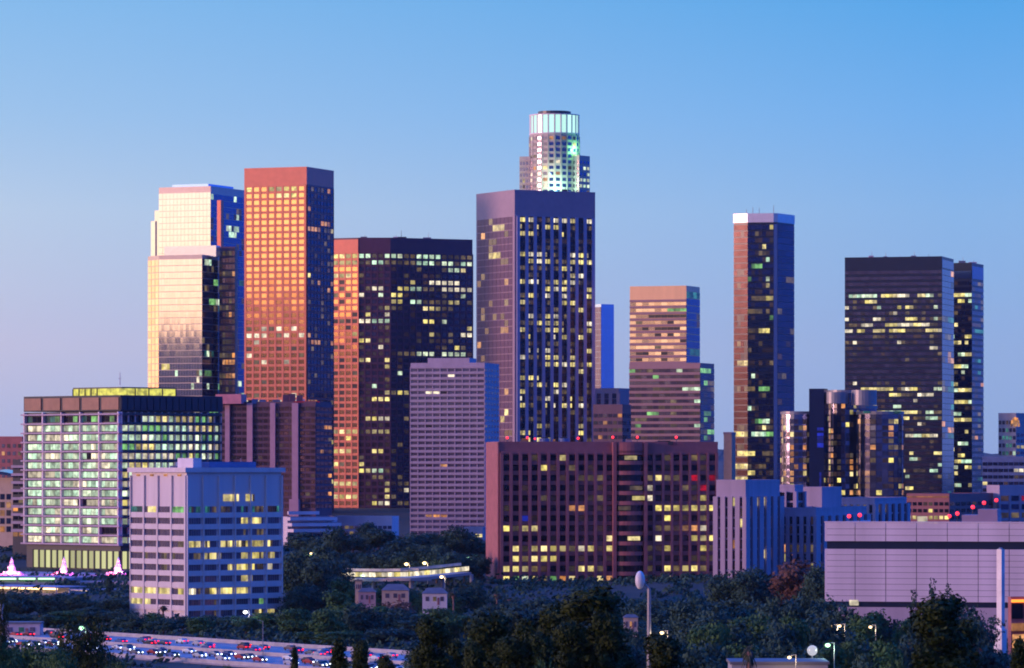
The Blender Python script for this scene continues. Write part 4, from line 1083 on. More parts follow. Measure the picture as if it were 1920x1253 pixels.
# --- windowless panelled hall, right foreground
D = 1250
zt = wz(980, D); x0 = wx(1546, D); x1 = wx(2080, D); z0 = wz(1128, D)
xb_ = wx(1551, D+60)
poly = [Vector((x0, D)), Vector((x1, D)), Vector((x1, D+60)), Vector((xb_, D+60))]
b = Building('hall', 'long windowless pale pink panelled hall with one dark slot, at the right', [v+Vector((0.6 if i in (0,3) else 0, .6)) for i, v in enumerate(poly)], zt-1, 'black_panel', cat='hall', parapet=0)
def band(ya, yb, rows_, nm='panel'):
    za, zc2 = wz(ya, D), wz(yb, D); w_ = 57.6/F*D; k = 0; x = x0
    while x < x1:
        xx = min(x+w_, x1)
        m = MB(); h_ = (za-zc2)/rows_
        for i in range(rows_): m.obox(((x+xx)/2, D+.3, za-h_*(i+.5)), ((xx-x)/2-.09,0,0), (0,.3,0), (0,0,h_/2-.05))
        o = b.add(nm, m, 'white_panel'); x = xx
    m = MB(); m.prism([(x0,D+.61),(x0+.5,D+.61),(xb_+.5,D+60),(xb_,D+60)], zc2, za); b.add('side_panel', m, 'white_panel')
band(980, 1015, 3); band(1029, 1128, 9)
m = MB(); m.box(x0-.1, x1, D-.12, D+.8, zt+.003, zt+.35); b.add('coping', m, 'white_panel')
m = MB(); m.box(x0+.4, x1, D+.25, D+.55, wz(1150,D)-12, wz(1138,D)); b.add('base_wall', m, 'lilac_concrete')
m = MB(); m.box(wx(1593,D), wx(1610,D), D-.1, D+.4, wz(1135,D), wz(1125,D)); b.add('entrance_lamp', m, 'lit_white')
m = MB(); zz = zt+.4; xa, xb = wx(1795,D), wx(1862,D); m.prism([(xa,D+12),(xb,D+12),(xb,D+24),(xa,D+24)], zz-.5, wz(966,D)); m.prism([(lerp(xa,xb,.45),D+12.2),(xb-.1,D+12.2),(xb-.1,D+23),(lerp(xa,xb,.45),D+23)], wz(966,D)+.01, wz(955,D)); b.add('roof_block', m, 'rose_granite')
m = MB(); xa = wx(1718,D); m.box(xa-1.3,xa+1.3,D+14,D+17,zt-.5,wz(969,D)); b.add('roof_lantern', m, 'lit_white')
b.done()
an = math.radians(-12); cl = b.t.location; vx, vy = cl.x-x0, cl.y-D     # the hall stands turned a little to the left, pivoting on its near left corner
b.t.rotation_euler = (0, 0, an); b.t.location = (x0 + vx*math.cos(an) - vy*math.sin(an), D + vx*math.sin(an) + vy*math.cos(an), cl.z)
for i, (px, y) in enumerate(((1592,968),(1612,966),(1780,968),(1795,963),(1824,951),(1845,943),(1868,938))):
    beacon(px, y, 1290 if i < 4 else 1285, ('first','second','third','fourth','fifth','sixth','seventh')[i]+' red lamp from the left along the roof of the windowless hall', .55, base=zt-1)
# tall white pylon and the orange lit shop front behind it
D = 1120
t = thing('pylon', 'tall white pylon rising in front of the windowless hall, blue on its right', 'pylon', (wx(1877,D), D, -1))
x = wx(1876, D); zt_ = wz(1030, D)
m = MB(); m.prism([(x-1.0,D),(x+.15,D-.9),(x+1.1,D+.2),(x,D+1.2)], -1, zt_); m.build('shaft', 'white_paint', t)
m = MB(); m.prism([(x-1.7,D-.1),(x+.15,D-1.5),(x+1.6,D+.2),(x,D+1.8)], -1, wz(1180,D)); m.build('lower_sleeve', 'white_paint', t)
m = MB(); m.cone((x,D,zt_),(x,D,zt_+.4),.6,.4,8); m.build('cap', 'steel_grey', t)
D = 1140
pl = chain_box(1890, 1896, 2010, D, 70)
b = Building('shop_building', 'orange lit storefront at the right edge behind the white pylon', pl, wz(1122,D), 'brick_red', cat='shop', parapet=.4)
b.facade(pl[1], pl[2], wz(1240,D), wz(1187,D), 4, 1, .85, .9, 'lit_orange', None)
b.facade(pl[1], pl[2], wz(1162,D), wz(1130,D), 5, 1, .9, .9, 'glass_dark', None)
m = MB(); d = (pl[2]-pl[1]).normalized(); n = Vector((d.y,-d.x)); c_ = (pl[1]+pl[2])/2+n*.5; m.obox((c_.x,c_.y,wz(1176,D)), Vector((d.x,d.y,0))*(pl[2]-pl[1]).length/2, Vector((n.x,n.y,0))*.5, (0,0,1.0)); b.add('awning', m, 'lit_orange'); 
m = MB(); m.obox((c_.x,c_.y,wz(1127,D)), Vector((d.x,d.y,0))*(pl[2]-pl[1]).length/2, Vector((n.x,n.y,0))*.5, (0,0,.35)); b.add('light_strip', m, 'lamp_orange'); b.done()

# --- small houses among the trees
def house(px, D, y_eave, wpx, lab, wall='lilac_concrete', h=5, litc=None, gable=True):
    x = wx(px, D); w_ = wpx/F*D/2; z1 = wz(y_eave, D); dp = w_*.8
    g = terr(x, D)-1.5; t = thing('house', lab, 'house', (x, D, g))
    m = MB(); m.box(x-w_, x+w_, D, D+dp*2, g, z1); m.build('wall', wall, t)
    m = MB(); rh = w_*.45 if gable else .5
    if gable:
        a = [(x-w_-.3,D-.4,z1),(x+w_+.3,D-.4,z1),(x+w_+.3,D+dp*2+.3,z1),(x-w_-.3,D+dp*2+.3,z1),(x-w_*.6,D+dp,z1+rh),(x+w_*.6,D+dp,z1+rh)]
        i = len(m.v); m.v += a
        for f in ((0,1,5,4),(1,2,5),(2,3,4,5),(3,0,4),(3,2,1,0)): m.f.append(tuple(f)); m.mi.append(0)
    else: m.box(x-w_-.3, x+w_+.3, D-.3, D+dp*2+.3, z1+.002, z1+rh)
    m.build('roof', 'roof_gravel', t)
    for k in range(3):
        xx = x + w_*(-.6+.6*k); m = MB(); m.box(xx-w_*.14, xx+w_*.14, D-.08, D+.05, z1-2.4, z1-1.0); m.build('window', litc if (litc and k == 1) else 'glass_dusk', t)
    m = MB(); m.box(x+w_*.22, x+w_*.38, D-.09, D+.04, z1-3.6, z1-1.3); m.build('door', 'brown_frame', t)
house(815, 1385, 1113, 46, 'small white house with lilac wall in the trees, left of the green lamp', 'white_concrete', litc='lit_dim')
house(741, 1388, 1107, 50, 'small pink walled house below the lit roadway', 'peach_stone')
house(688, 1392, 1110, 32, 'mauve cottage left of the pink walled house', 'rose_granite')
house(672, 1394, 1090, 12, 'narrow peach gatehouse just below the lit roadway', 'peach_stone', gable=False)
house(1183, 1090, 1158, 26, 'tiny salmon house left of the oval sign pole', 'peach_stone', litc='lit_orange')
house(495, 1385, 1157, 50, 'low blue grey annex at the foot of the white concrete office', 'grey_concrete', gable=False, litc='lit_dim')
house(1462, 785, 1246, 180, 'long low flat roofed building at the bottom edge behind the small palm', 'grey_concrete', gable=False, litc='lit_orange')
house(40, 1290, 1170, 70, 'low pink roadside building at the far left beside the freeway', 'lilac_concrete', gable=False, litc='lit_teal')
# --- lit roadway in the middle: an elevated road, its glowing panels standing for a headlight trail
def _rb():
    D = 1560; t = thing('lit_roadway', 'elevated road with panels for a yellow white headlight trail, in the trees between the towers', 'elevated road', (wx(750,D), D, 6))
    pts = [(625,1077,1600),(700,1078,1580),(770,1077,1565),(830,1072,1590),(884,1066,1640)]
    m = MB(); r = MB()
    for (a, b_) in zip(pts, pts[1:]):
        p, q = Vector((wx(a[0],a[2]), a[2], wz(a[1],a[2]))), Vector((wx(b_[0],b_[2]), b_[2], wz(b_[1],b_[2])))
        d = (q-p); n = Vector((d.y,-d.x,0)).normalized(); mid = (p+q)/2
        m.obox(mid-Vector((0,0,1.9))-n*5, d/2, n*5, (0,0,.5))
        r.obox(mid+Vector((0,0,1.6))-n*4, d/2, n*.15, (0,0,.5))
        for i in range(6):
            c = p + d*((i+.5)/6)
            lm = MB(); lm.obox(c+Vector((0,0,.0))-n*1.0, d/12*.88, n*.15, (0,0,.8)); lm.build('light_panel', 'lit_white' if i % 3 else 'lit_yellow', t)
    m.build('deck', 'freeway_concrete', t); r.build('parapet', 'barrier_concrete', t)
    for (a, yy, dd) in pts:
        x, z = wx(a, dd), wz(yy, dd); cm = MB(); cm.cone((x, dd+4, terr(x,dd)-1), (x, dd+4, z-2.3), .7, .7, 8); cm.build('column', 'grey_concrete', t)
_rb()

# ------------------------------------------------------------------ poles, lamps, sign
def lamp(px, y, D, mat, lab, r=.35, arm=True, light=None):
    x = wx(px, D); z = wz(y, D); g = terr(x, D)
    t = thing('street_lamp', lab, 'street lamp', (x, D, g-.3), 'street lamps')
    m = MB(); m.cone((x+1.2, D, g-.3), (x+1.2, D, z+.5), .14, .09, 7); m.build('pole', 'steel_grey', t)
    m = MB(); m.cone((x+1.2, D, z+.5), (x, D, z+.35), .07, .06, 6); m.build('arm', 'steel_grey', t)
    m = MB(); m.ball((x, D, z), r, r, r*.7, 10, 6); m.build('lamp_head', mat, t, smooth=True)
    ld = bpy.data.lights.new('lamp_light', 'POINT'); ld.energy = 1300*r; ld.color = {'lamp_white':(.9,.95,1),'lamp_warm':(1,.75,.4),'lamp_green':(.6,1,.65),'lamp_orange':(1,.5,.15)}[mat]; ld.shadow_soft_size = .3
    lo = bpy.data.objects.new('lamp_light', ld); COL.objects.link(lo); lo.parent = t; lo.location = (0, -.6, z-g-.4)
L_ = [(460,1148,1330,'lamp_white','bright white street lamp at the foot of the white concrete office',.7),(346,1201,1270,'lamp_white','small white street lamp beside the far lanes of the freeway',.35),
 (153,1178,1250,'lamp_green','greenish street lamp left of the scraggly freeway tree',.8),(74,1158,1400,'lamp_orange','orange street lamp above the pink roadside building',.7),(818,1137,1420,'lamp_green','green lamp right of the white house in the trees',.6),
 (583,1038,1700,'lamp_warm','pale lamp left among the hill trees below the terraced block',.5),(755,1042,1720,'lamp_warm','warm lamp over the middle of the lit roadway',.55),(806,1043,1720,'lamp_warm','warm lamp over the right part of the lit roadway',.5),(762,1058,1650,'lamp_warm','low warm lamp just above the lit roadway bend',.8),
 (796,1056,1650,'lamp_warm','low orange tinted lamp right above the lit roadway bend',.8),(877,1045,1700,'lamp_green','pale green lamp left of the salmon end wall',.45),(1241,1187,900,'lamp_warm','warm white lamp right of the oval sign pole',.45),(1560,1175,985,'lamp_warm','first yellow lamp in the row under the windowless hall',.35),
 (1574,1174,985,'lamp_warm','second yellow lamp in the row under the windowless hall',.4),(1632,1176,985,'lamp_warm','last yellow lamp in the row under the windowless hall',.4),(1552,1210,800,'lamp_green','green lamp right of the white globe',.5),(1480,1233,780,'lamp_warm','small yellow lamp left of the white globe',.35),
 (637,1077,1590,'lamp_green','greenish lamp at the left end of the lit roadway',.6),(828,1082,1540,'lamp_warm','yellow lamp under the right bend of the lit roadway',.7),(202,1236,1150,'lamp_orange','orange lamp at the near edge of the freeway',.4)]
for (px, y, D, mt, lab, r) in L_: lamp(px, y, D, mt, lab, r)
# oval sign on a pole
D = 900; x = wx(1217, D); xo = wx(1200, D); z = wz(1088, D)
t = thing('pole_sign', 'white oval sign on a tall slim pole in front of the brown office', 'sign', (x, D, -1))
m = MB(); m.cone((x,D,-1),(x,D,wz(1104,D)),.55,.38,10); m.build('pole', 'steel_grey', t)
m = MB(); m.cone((x,D,wz(1104,D)),(xo+.4,D,z),.2,.2,6); m.build('bracket', 'steel_grey', t)
m = MB(); m.ball((xo,D,z),1.0,.9,1.9,20,14); m.build('oval_head', 'white_paint', t, smooth=True)
# white globe
D = 800; x = wx(1523, D); z = wz(1220, D)
t = thing('globe_lamp', 'large frosted white globe on a post in the trees below the hall', 'globe lamp', (x, D, -.2))
m = MB(); m.cone((x,D,-.2),(x,D,z-.9),.16,.12,8); m.build('post', 'steel_grey', t)
mat_lit('globe_white', S(225,225,240), .75, .9, False)
m = MB(); m.ball((x,D,z),.95,.95,.95,20,14); m.build('globe', 'globe_white', t, smooth=True)
# thin pole over the freeway
D = 1150; x = wx(493, D)
t = thing('light_pole', 'thin bare grey pole standing beside the near freeway lanes', 'pole', (x, D, 0)); m = MB(); m.cone((x,D,0),(x,D,wz(1165,D)),.14,.08,6); m.build('shaft','steel_grey',t); m = MB(); m.cone((x,D,wz(1165,D)),(x-1.5,D,wz(1165,D)+.3),.06,.05,6); m.build('arm','steel_grey',t)
# pale sliver building at the left edge
b = Building('kiosk_tower', 'pale blue white slab at the far left edge of the picture', chain_box(-12, 3, 6, 1180, 30), wz(1140,1180), 'white_panel', cat='tower'); b.done()

# ------------------------------------------------------------------ cars on the freeway
mats_car = [mat_plain('car_'+n, c, .3, .3, vary=.02) for n, c in (('silver',(.4,.41,.44)),('black',(.02,.02,.025)),('white',(.7,.7,.7)),('red',(.35,.03,.03)),('blue',(.04,.08,.25)),('grey',(.12,.12,.13)))]
mat_plain('tyre', (.02,.02,.02), .8); mat_plain('car_glass', (.02,.02,.03), .1, .2, vary=.02)
def make_car(mi):
    t = bpy.data.objects.new('car', None); COL.objects.link(t)
    # nose towards +x, body profile extruded over the width
    prof = [(-2.2,.35),(-2.25,.8),(-2.1,1.0),(-1.5,1.03),(-1.0,1.42),(.35,1.45),(1.05,1.0),(2.0,.88),(2.25,.65),(2.25,.35)]
    m = MB(); W = .9; n = len(prof)
    for sx in (-W, W):
        for (x, z) in prof: m.v.append((x, sx*(.86 if z > 1.1 else 1), z))
    for k in range(n):
        q = (k+1) % n; m.f.append((k, q, n+q, n+k)[::-1]); m.mi.append(0)
    m.f.append(tuple(range(n))); m.f.append(tuple(range(2*n-1, n-1, -1))); m.mi += [0, 0]
    m.build('body', mats_car[mi], t, off=(0,0,0))
    m = MB(); m.obox((-.3,0,1.22), (.85,0,0), (0,.83,0), (0,0,.16)); m.face([(.42,-.7,1.42),(.42,.7,1.42),(1.06,.8,1.03),(1.06,-.8,1.03)]); m.build('window', 'car_glass', t, off=(0,0,0))
    for x in (-1.35, 1.35):
        for y in (-.85, .85):
            m = MB(); m.cone((x, y-.1, .33), (x, y+.1, .33), .33, .33, 12); m.build('wheel', 'tyre', t, off=(0,0,0))
    for y in (-.6, .6):
        m = MB(); m.ball((2.27, y, .68), .12, .26, .16, 8, 6); m.build('headlight', 'lamp_white', t, off=(0,0,0))
        m = MB(); m.obox((-2.26, y, .82), (.05,0,0), (0,.26,0), (0,0,.11)); m.build('taillight', 'lamp_taillight', t, off=(0,0,0))
    return t
protos = {}
ORD = ['first','second','third','fourth','fifth','sixth','seventh','eighth','ninth','tenth','eleventh','twelfth','thirteenth','fourteenth','fifteenth','sixteenth','seventeenth','eighteenth','nineteenth','twentieth','twenty-first','twenty-second','twenty-third','twenty-fourth']
NAMES_C = ['silver','black','white','red','blue','grey']
def put_car(tt, s, ang, mi, lab, grp):
    if mi not in protos: o = make_car(mi); protos[mi] = o; kids = None
    else:
        src = protos[mi]; o = src.copy(); COL.objects.link(o)
        for ch_ in src.children:
            c = ch_.copy(); COL.objects.link(c); c.parent = o
    p = fpt(tt, s, .25); o.location = p; o.rotation_euler = (0, 0, ang); o['label'] = lab; o['category'] = 'car'; o['group'] = grp
a0 = math.atan2(FD.y, FD.x); r_ = R(300)
lanes = [(( 7.85,11.55,15.25,18.95,22.65), math.pi, 'tail lamps lit', 'far lanes'), ((-9.65,-13.35,-17.05,-20.75,-24.45), 0, 'headlights lit', 'near lanes')]
for (ls, flip, tx, where) in lanes:
    for li, s in enumerate(ls):
        tt = -60 + r_.uniform(0, 18); k = 0
        while tt < 300:
            pos = fpt(tt, s); px = 960 + pos.x/pos.y*F
            if -10 < px < 800:
                mi = r_.randrange(6)
                put_car(tt, s, a0+flip, mi, f"{NAMES_C[mi]} car, {tx}, {ORD[k]} from left in {('first','second','third','fourth','fifth')[li]} lane {'beyond the median' if s > 0 else 'this side of median'}", f'cars in the {where} of the freeway'); k += 1
            tt += r_.uniform(13, 34)

# ------------------------------------------------------------------ trees
def crown_mesh(name, lobes, n, leaf, mat, seed, clump=6, inner=.6):
    r = R(seed); m = MB(); w = [a[3]*a[5] for a in lobes]; tot = sum(w)
    k = 0
    while k < n:
        u = r.uniform(0, tot); i = 0
        while u > w[i]: u -= w[i]; i += 1
        cx, cy, cz, rx, ry, rz = lobes[i]
        d = Vector((r.gauss(0,1), r.gauss(0,1), r.gauss(0,1))).normalized()
        rr = inner + (1-inner)*r.random()**.5 + r.choice((0,0,0,.05,.12))
        c = Vector((cx+d.x*rx*rr, cy+d.y*ry*rr, cz+d.z*rz*rr))
        for _ in range(clump):
            q = c + Vector((r.gauss(0,1), r.gauss(0,1), r.gauss(0,.8)))*leaf*1.1
            a = (d + Vector((r.gauss(0,1), r.gauss(0,1), r.gauss(0,1)))*.42).normalized(); t_ = r.uniform(0, 6.28); b_ = a.orthogonal().normalized(); b_ = b_*math.cos(t_) + a.cross(b_)*math.sin(t_); c_ = a.cross(b_)
            L1 = leaf*r.uniform(.6,1.3); L2 = L1*r.uniform(.4,.7)
            m.face([q-b_*L1, q-c_*L2, q+b_*L1+a*L1*.25, q+c_*L2]); k += 1
    me_o = m.build(name, mat, off=(0,0,0)); return me_o
def trunk_mesh(H, h0, r0, limbs, seed, spread):
    r = R(seed); m = MB(); p = Vector((0,0,-1)); q = Vector((0,0,h0))
    m.cone(p, q, r0, r0*.7, 8, 0, True)
    for k in range(limbs):
        a = 6.28*k/limbs + r.uniform(-.4,.4); e = Vector((math.cos(a)*spread*r.uniform(.5,1), math.sin(a)*spread*r.uniform(.5,1), h0+(H-h0)*r.uniform(.35,.8)))
        mid = q.lerp(e, .5) + Vector((0,0,(H-h0)*.08)); m.cone(q*.96, mid, r0*.5, r0*.3, 6, 0, False); m.cone(mid, e, r0*.3, r0*.1, 6, 0, False)
    m.cone(q, (0,0,H*.85), r0*.7, r0*.12, 6, 0, False)
    return m.build('trunk', 'bark', off=(0,0,0))
PROTO = {}
def broadleaf(key, seed, mat, n=3600, leaf=.40, tall=1.0):
    r = R(seed); lobes = []
    H = 12.0; W = 5.0/tall
    for k in range(14):
        a = r.uniform(0,6.28); rr = W*r.uniform(.2,.66); z = H*r.uniform(.24,.84)
        s_ = (1.15-abs(z/H-.58)*1.2); lobes.append((math.cos(a)*rr, math.sin(a)*rr, z, W*r.uniform(.34,.56)*s_, W*r.uniform(.34,.56)*s_, H*r.uniform(.12,.2)))
    lobes.append((0,0,H*.5,W*.7,W*.7,H*.34)); lobes.append((r.uniform(-1,1),r.uniform(-1,1),H*.88,W*.3,W*.3,H*.1))
    PROTO[key] = (crown_mesh('crown', lobes, n, leaf, mat, seed), trunk_mesh(H*.8, H*.3, .35, 5, seed, W*.6), H, W)
def conifer(key, seed, mat, n, leaf, H=12.0, W=3.2, top=.25, lump=1.0):
    r = R(seed); lobes = []
    L = 16
    for k in range(L):
        f = k/(L-1); z = H*(.10+.84*f); w = W*(1-(1-top)*f**1.6)
        for j in range(4 if f < .8 else 2):
            a = r.uniform(0,6.28); rr = w*r.uniform(.25,.68)*lump; s_ = w*r.uniform(.28,.5)
            lobes.append((math.cos(a)*rr, math.sin(a)*rr, z+r.uniform(-.4,.4), s_, s_, H*r.uniform(.045,.085)))
    lobes.append((0,0,H*.45,W*.6,W*.6,H*.36)); lobes.append((0,0,H*.93,W*top*.8,W*top*.8,H*.07))
    PROTO[key] = (crown_mesh('crown', lobes, n, leaf, mat, seed, inner=.45), trunk_mesh(H*.9, H*.25, .28, 4, seed, W*.4), H, W)
def palm(key, seed):
    r = R(seed); H = 14.0; m = MB()
    for k in range(34):
        a = r.uniform(0,6.28); el = r.uniform(-.9,1.2); L = r.uniform(1.5,2.2); p = Vector((0,0,H-1.2)); dirv = Vector((math.cos(a)*math.cos(el), math.sin(a)*math.cos(el), math.sin(el)))
        side = Vector((-math.sin(a), math.cos(a), 0)); prev = p; segs = 5
        for s_ in range(segs):
            t = (s_+1)/segs; nx = p + dirv*L*t + Vector((0,0,-1.1*t*t)); w0 = .32*math.sin(math.pi*min(1,(s_+.3)/segs)); w1 = .32*math.sin(math.pi*min(1,(t*.9+.05)))
            for j in (-1, 1):
                m.face([prev, prev+side*j*w0+Vector((0,0,-.15)), nx+side*j*w1+Vector((0,0,-.2)), nx])
            prev = nx
    cr = m.build('crown', 'leaf_palm', off=(0,0,0))
    m = MB(); m.cone((0,0,-1),(.1,0,H*.5),.32,.24,8); m.cone((.1,0,H*.5),(0,0,H-2.4),.24,.26,8); m.cone((0,0,H-3.9),(0,0,H-1.3),.35,.95,9)
    PROTO[key] = (cr, m.build('trunk', 'palm_bark', off=(0,0,0)), H, 2.2)
for i in range(3): broadleaf(f'b{i}', 400+i, 'leaf_teal')
for i in range(2): broadleaf(f'g{i}', 410+i, 'leaf_green')
broadleaf('rust0', 420, 'leaf_rust'); broadleaf('rust1', 421, 'leaf_rust', tall=1.3)
conifer('c0', 430, 'leaf_teal', 2600, .3, top=.2); conifer('cyp', 433, 'leaf_teal', 2200, .26, W=1.7, top=.15)
for i in range(3): conifer(f'pine{i}', 440+i, 'leaf_pine', 40000, .17, H=16, W=(3.0,2.4,2.8)[i], top=(.62,.3,.5)[i], lump=1.0)
broadleaf('near', 450, 'leaf_green', 22000, .19); broadleaf('nearb', 451, 'leaf_pine', 16000, .17, .8)
palm('palm0', 460); palm('palm1', 461)
used = set(); TREES = []
def tree(key, px, ytop, D, wpx, label, group, H=None, name='tree', rot=None):
    cr, tr, H0, W0 = PROTO[key]; x = wx(px, D); g = terr(x, D); zt = wz(ytop, D); h = max(3.0, zt-g); sx = (wpx/F*D/2)/W0 if wpx else h/H0
    t = thing(name, label, 'palm' if 'palm' in name else 'tree', (x, D, g), group)
    t.scale = (sx, sx, h/H0); t.rotation_euler = (0,0, rng.uniform(0,6.28) if rot is None else rot)
    for src in (tr, cr):
        if key not in used: c = src
        else: c = src.copy(); COL.objects.link(c)
        c.parent = t
    used.add(key); return t
K3 = ('b0','b1','b2','g0','g1','c0','b0','b2')
def cluster(desc, items, noun='tree'):
    """items: (px, ytop, D, wpx, key, adj) sorted by column gives the ordinal in the label"""
    items = sorted(items, key=lambda v: v[0]); n = len(items)
    for i, (px, yt, D, wp, key, adj) in enumerate(items):
        kind = 'palm' if key.startswith('palm') else noun
        tree(key, px, yt, D, wp, f'{adj} {kind}, {ORD[i]} from the left {desc}', 'trees '+desc, name='palm_tree' if kind == 'palm' else ('pine_tree' if key.startswith('pine') else 'tree'))
r_ = R(500)
def belt(desc, x0, x1, n, y0, y1, D0, D1, w0, w1, keys, adjs, extra=()):
    it = []
    for i in range(n):
        px = lerp(x0, x1, (i+.5)/n) + r_.uniform(-.35,.35)*(x1-x0)/n; k = r_.randrange(len(keys))
        it.append((px, r_.uniform(y0, y1), r_.uniform(D0, D1), r_.uniform(w0, w1), keys[k], adjs[k % len(adjs)]))
    cluster(desc, it+list(extra))
dk = ('dark blue green','dark rounded','dark leafy')
belt('below the plaza fountains', -10, 245, 9, 1104, 1128, 1400, 1450, 62, 92, ('b0','b1','b2'), dk, [(205,1072,1600,26,'c0','dark pointed')])
belt('on the freeway far bank at left', -10, 240, 7, 1138, 1154, 1348, 1366, 62, 90, ('b0','b2','g0'), dk)
belt('in the hedge below the white office', 235, 535, 10, 1147, 1164, 1290, 1345, 60, 84, ('g0','b0','g1'), ('deep green','dark blue green','bushy green'), [(306,1134,1335,30,'palm0','short')])
belt('in the mass right of the white office', 538, 650, 7, 1015, 1080, 1500, 1640, 66, 90, ('b0','b1','b2'), dk)
belt('on the crest below the purple tower', 560, 905, 12, 982, 1012, 1790, 1880, 62, 86, ('b0','b1','b2','c0'), dk, [(686,977,1880,46,'b1','domed')])
belt('just above the lit roadway', 570, 905, 14, 1016, 1040, 1650, 1710, 54, 74, ('b0','b1','b2'), dk)
belt('right under the lit roadway', 540, 905, 12, 1088, 1110, 1400, 1460, 54, 78, ('b0','g0','b2'), ('dark blue green','greenish','dark leafy'))
belt('in the valley left of the big pines', 530, 915, 12, 1130, 1165, 1225, 1290, 66, 96, ('b0','g0','g1'), ('dark blue green','mid green','bushy green'), [(733,1126,1300,86,'rust0','rusty brown'),(640,1110,1310,80,'g0','tall green'),(596,1156,1280,26,'palm0','lone thin'),(850,1104,1380,28,'palm1','shaggy')])
belt('low beside the freeway, centre left', 560, 780, 6, 1176, 1200, 1215, 1235, 70, 100, ('b0','b2','g0'), ('dark blue green','dark leafy','greenish'))
belt('behind the near pines, centre', 790, 1120, 8, 1180, 1212, 930, 1000, 84, 120, ('b0','b2','g0'), ('dark blue green','dark leafy','greenish'))
belt('at the foot of the brown office', 905, 1345, 14, 1112, 1134, 1310, 1390, 72, 100, ('b0','b1','b2'), dk, [(932,1110,1420,28,'palm0','slim leaning'),(957,1120,1400,30,'palm1','taller leaning')])
belt('in the dip before the brown office', 900, 1345, 12, 1122, 1146, 1180, 1290, 80, 110, ('b0','b2','b1'), dk)
belt('behind the oval sign pole', 1120, 1345, 9, 1150, 1180, 1100, 1170, 80, 116, ('b0','b1','b2'), dk)
belt('in the near row by the oval sign', 1150, 1345, 7, 1188, 1216, 930, 1000, 84, 120, ('b0','b2','b1'), dk, [(1184,1173,1010,70,'b1','dark round')])
belt('below the ribbed concrete walls', 1340, 1555, 9, 1060, 1090, 1400, 1480, 74, 98, ('b0','b1','b2'), dk, [(1498,1045,1380,110,'rust1','tall brownish'),(1535,1056,1350,74,'b2','narrow dark')])
belt('midway down the grove right of centre', 1290, 1555, 10, 1110, 1144, 1030, 1130, 86, 120, ('b0','b1','b2'), dk)
belt('low in the grove right of centre', 1300, 1560, 9, 1150, 1180, 920, 990, 84, 120, ('b0','b2','g0'), dk)
belt('at the bottom of the grove', 1270, 1690, 11, 1190, 1220, 810, 890, 84, 116, ('b0','b2','g0'), ('dark blue green','dark leafy','greenish'), [(1405,1202,755,34,'palm1','small rosy')])
belt('at the foot of the windowless hall', 1555, 1845, 11, 1134, 1164, 1010, 1090, 74, 104, ('b0','b1','g0'), ('dark blue green','dark rounded','greenish'), [(1748,1088,1030,52,'c0','tall grey'),(1778,1098,1020,36,'cyp','narrow grey'),(1715,1108,1030,44,'c0','pointed grey')])
belt('along the bottom right edge', 1600, 1850, 7, 1184, 1215, 850, 930, 90, 124, ('b0','b2','rust0'), ('dark blue green','dark leafy','brownish'))
# near trees
near = [(552,1212,420,37,'pine1','thin spire'),(636,1196,400,79,'pine1','narrow dark'),(676,1203,395,71,'pine2','stubby dark'),(722,1230,390,63,'pine0','low dark'),(808,1158,380,119,'pine0','broad topped'),(852,1200,400,91,'pine1','slim sloping'),
 (925,1150,370,153,'pine0','wide conical'),(985,1162,380,113,'pine2','middling dark'),(1040,1134,375,142,'pine2','high shouldered'),(1106,1104,360,227,'pine0','largest tallest'),(1165,1208,380,113,'pine1','low dark'),(1246,1192,370,148,'pine2','blunt topped'),
 (1757,1118,365,192,'pine2','big dark'),(1800,1165,375,127,'pine0','lower shouldered'),(1912,1196,360,85,'pine1','edge cut'),
 (955,1196,350,110,'pine0','squat bushy'),(1012,1186,350,110,'pine2','squat dark'),(1062,1168,355,110,'pine0','bulging dark'),(1140,1150,355,110,'pine2','sloping shoulder'),(888,1206,350,90,'pine2','low spreading')]
cluster('in the near row along the bottom', near, 'pine')
cluster('in the near bushes at bottom left', [(48,1196,520,190,'near','rounded black green'),(165,1146,600,170,'nearb','tall scraggly'),(-5,1086,640,60,'nearb','dark edge cut'),(235,1236,420,110,'near','low'),(310,1246,400,110,'near','low flat'),(390,1247,400,90,'near','lowest flat'),(430,1243,400,60,'near','tiny low'),(110,1215,500,110,'near','small low'),(-8,1180,470,90,'near','leafy edge cut')], 'tree')
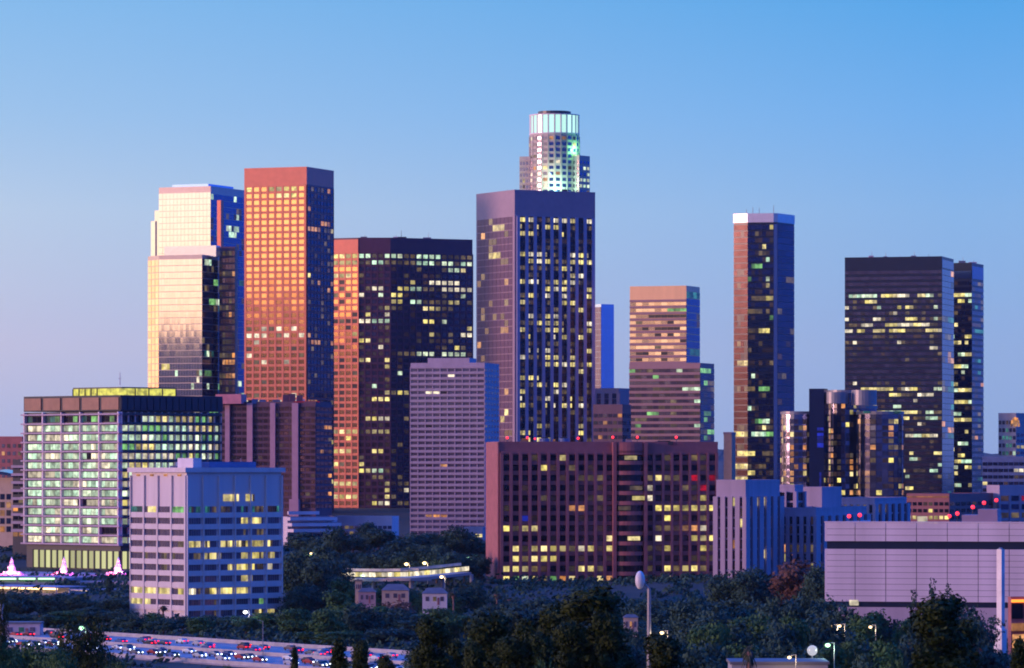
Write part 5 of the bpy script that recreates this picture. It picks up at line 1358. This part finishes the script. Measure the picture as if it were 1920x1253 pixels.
cluster('in the understorey between the near pines', [(660,1243,380,60,'near','low leafy'),(900,1235,350,60,'near','pale green'),(1010,1232,345,70,'near','bright green'),(1300,1246,360,50,'near','dim'),(1690,1232,420,70,'near','olive')], 'bush')
for k, (cr, tr, _, _) in PROTO.items():
    if k not in used: bpy.data.objects.remove(cr); bpy.data.objects.remove(tr)

# ------------------------------------------------------------------ undergrowth: low scrub nobody could count
def undergrowth():
    r = R(900); m = MB(); fps = [[Vector(p) for p in bl] for bl in FOOT]
    n = 0
    while n < 2600:
        y = 1085*(2080/1085)**r.random(); x = r.uniform(-.125, .125)*y; p = Vector((x, y)); q = p - FO
        if -41 < q.dot(FN) < 39: continue
        if any(min(v.x for v in f)-1 < x < max(v.x for v in f)+1 and min(v.y for v in f)-1 < y < max(v.y for v in f)+1 for f in fps): continue
        g = terr(x, y); R_ = r.uniform(1.5, 4.2); hh = R_*r.uniform(.5, .9); n += 1
        for _ in range(22):
            d = Vector((r.gauss(0,1), r.gauss(0,1), abs(r.gauss(0,1)))).normalized(); c = Vector((x+d.x*R_, y+d.y*R_, g+d.z*hh))
            a = Vector((r.gauss(0,1), r.gauss(0,1), r.gauss(0,1))).normalized(); b_ = a.orthogonal().normalized(); c_ = a.cross(b_); L1 = r.uniform(.5, 1.1)
            m.face([c-b_*L1, c-c_*L1*.6, c+b_*L1+a*.2, c+c_*L1*.6])
    m.build('undergrowth', 'leaf_teal', kind='stuff')
undergrowth()
# ------------------------------------------------------------------ haze
HAZE = 1.0e-5
if HAZE:
    m = MB(); m.box(-13000, 13000, -7500, 14500, -2.5, 520)
    hm = bpy.data.materials.new('haze_air'); hm.use_nodes = True; N = hm.node_tree.nodes; Lk = hm.node_tree.links; N.clear()
    ou = N.new('ShaderNodeOutputMaterial'); pv = N.new('ShaderNodeVolumePrincipled'); pv.inputs['Density'].default_value = HAZE
    pv.inputs['Color'].default_value = (.82,.86,1,1); pv.inputs['Anisotropy'].default_value = .2
    Lk.new(pv.outputs[0], ou.inputs['Volume']); m.build('haze', hm, kind='stuff')
finish_props()
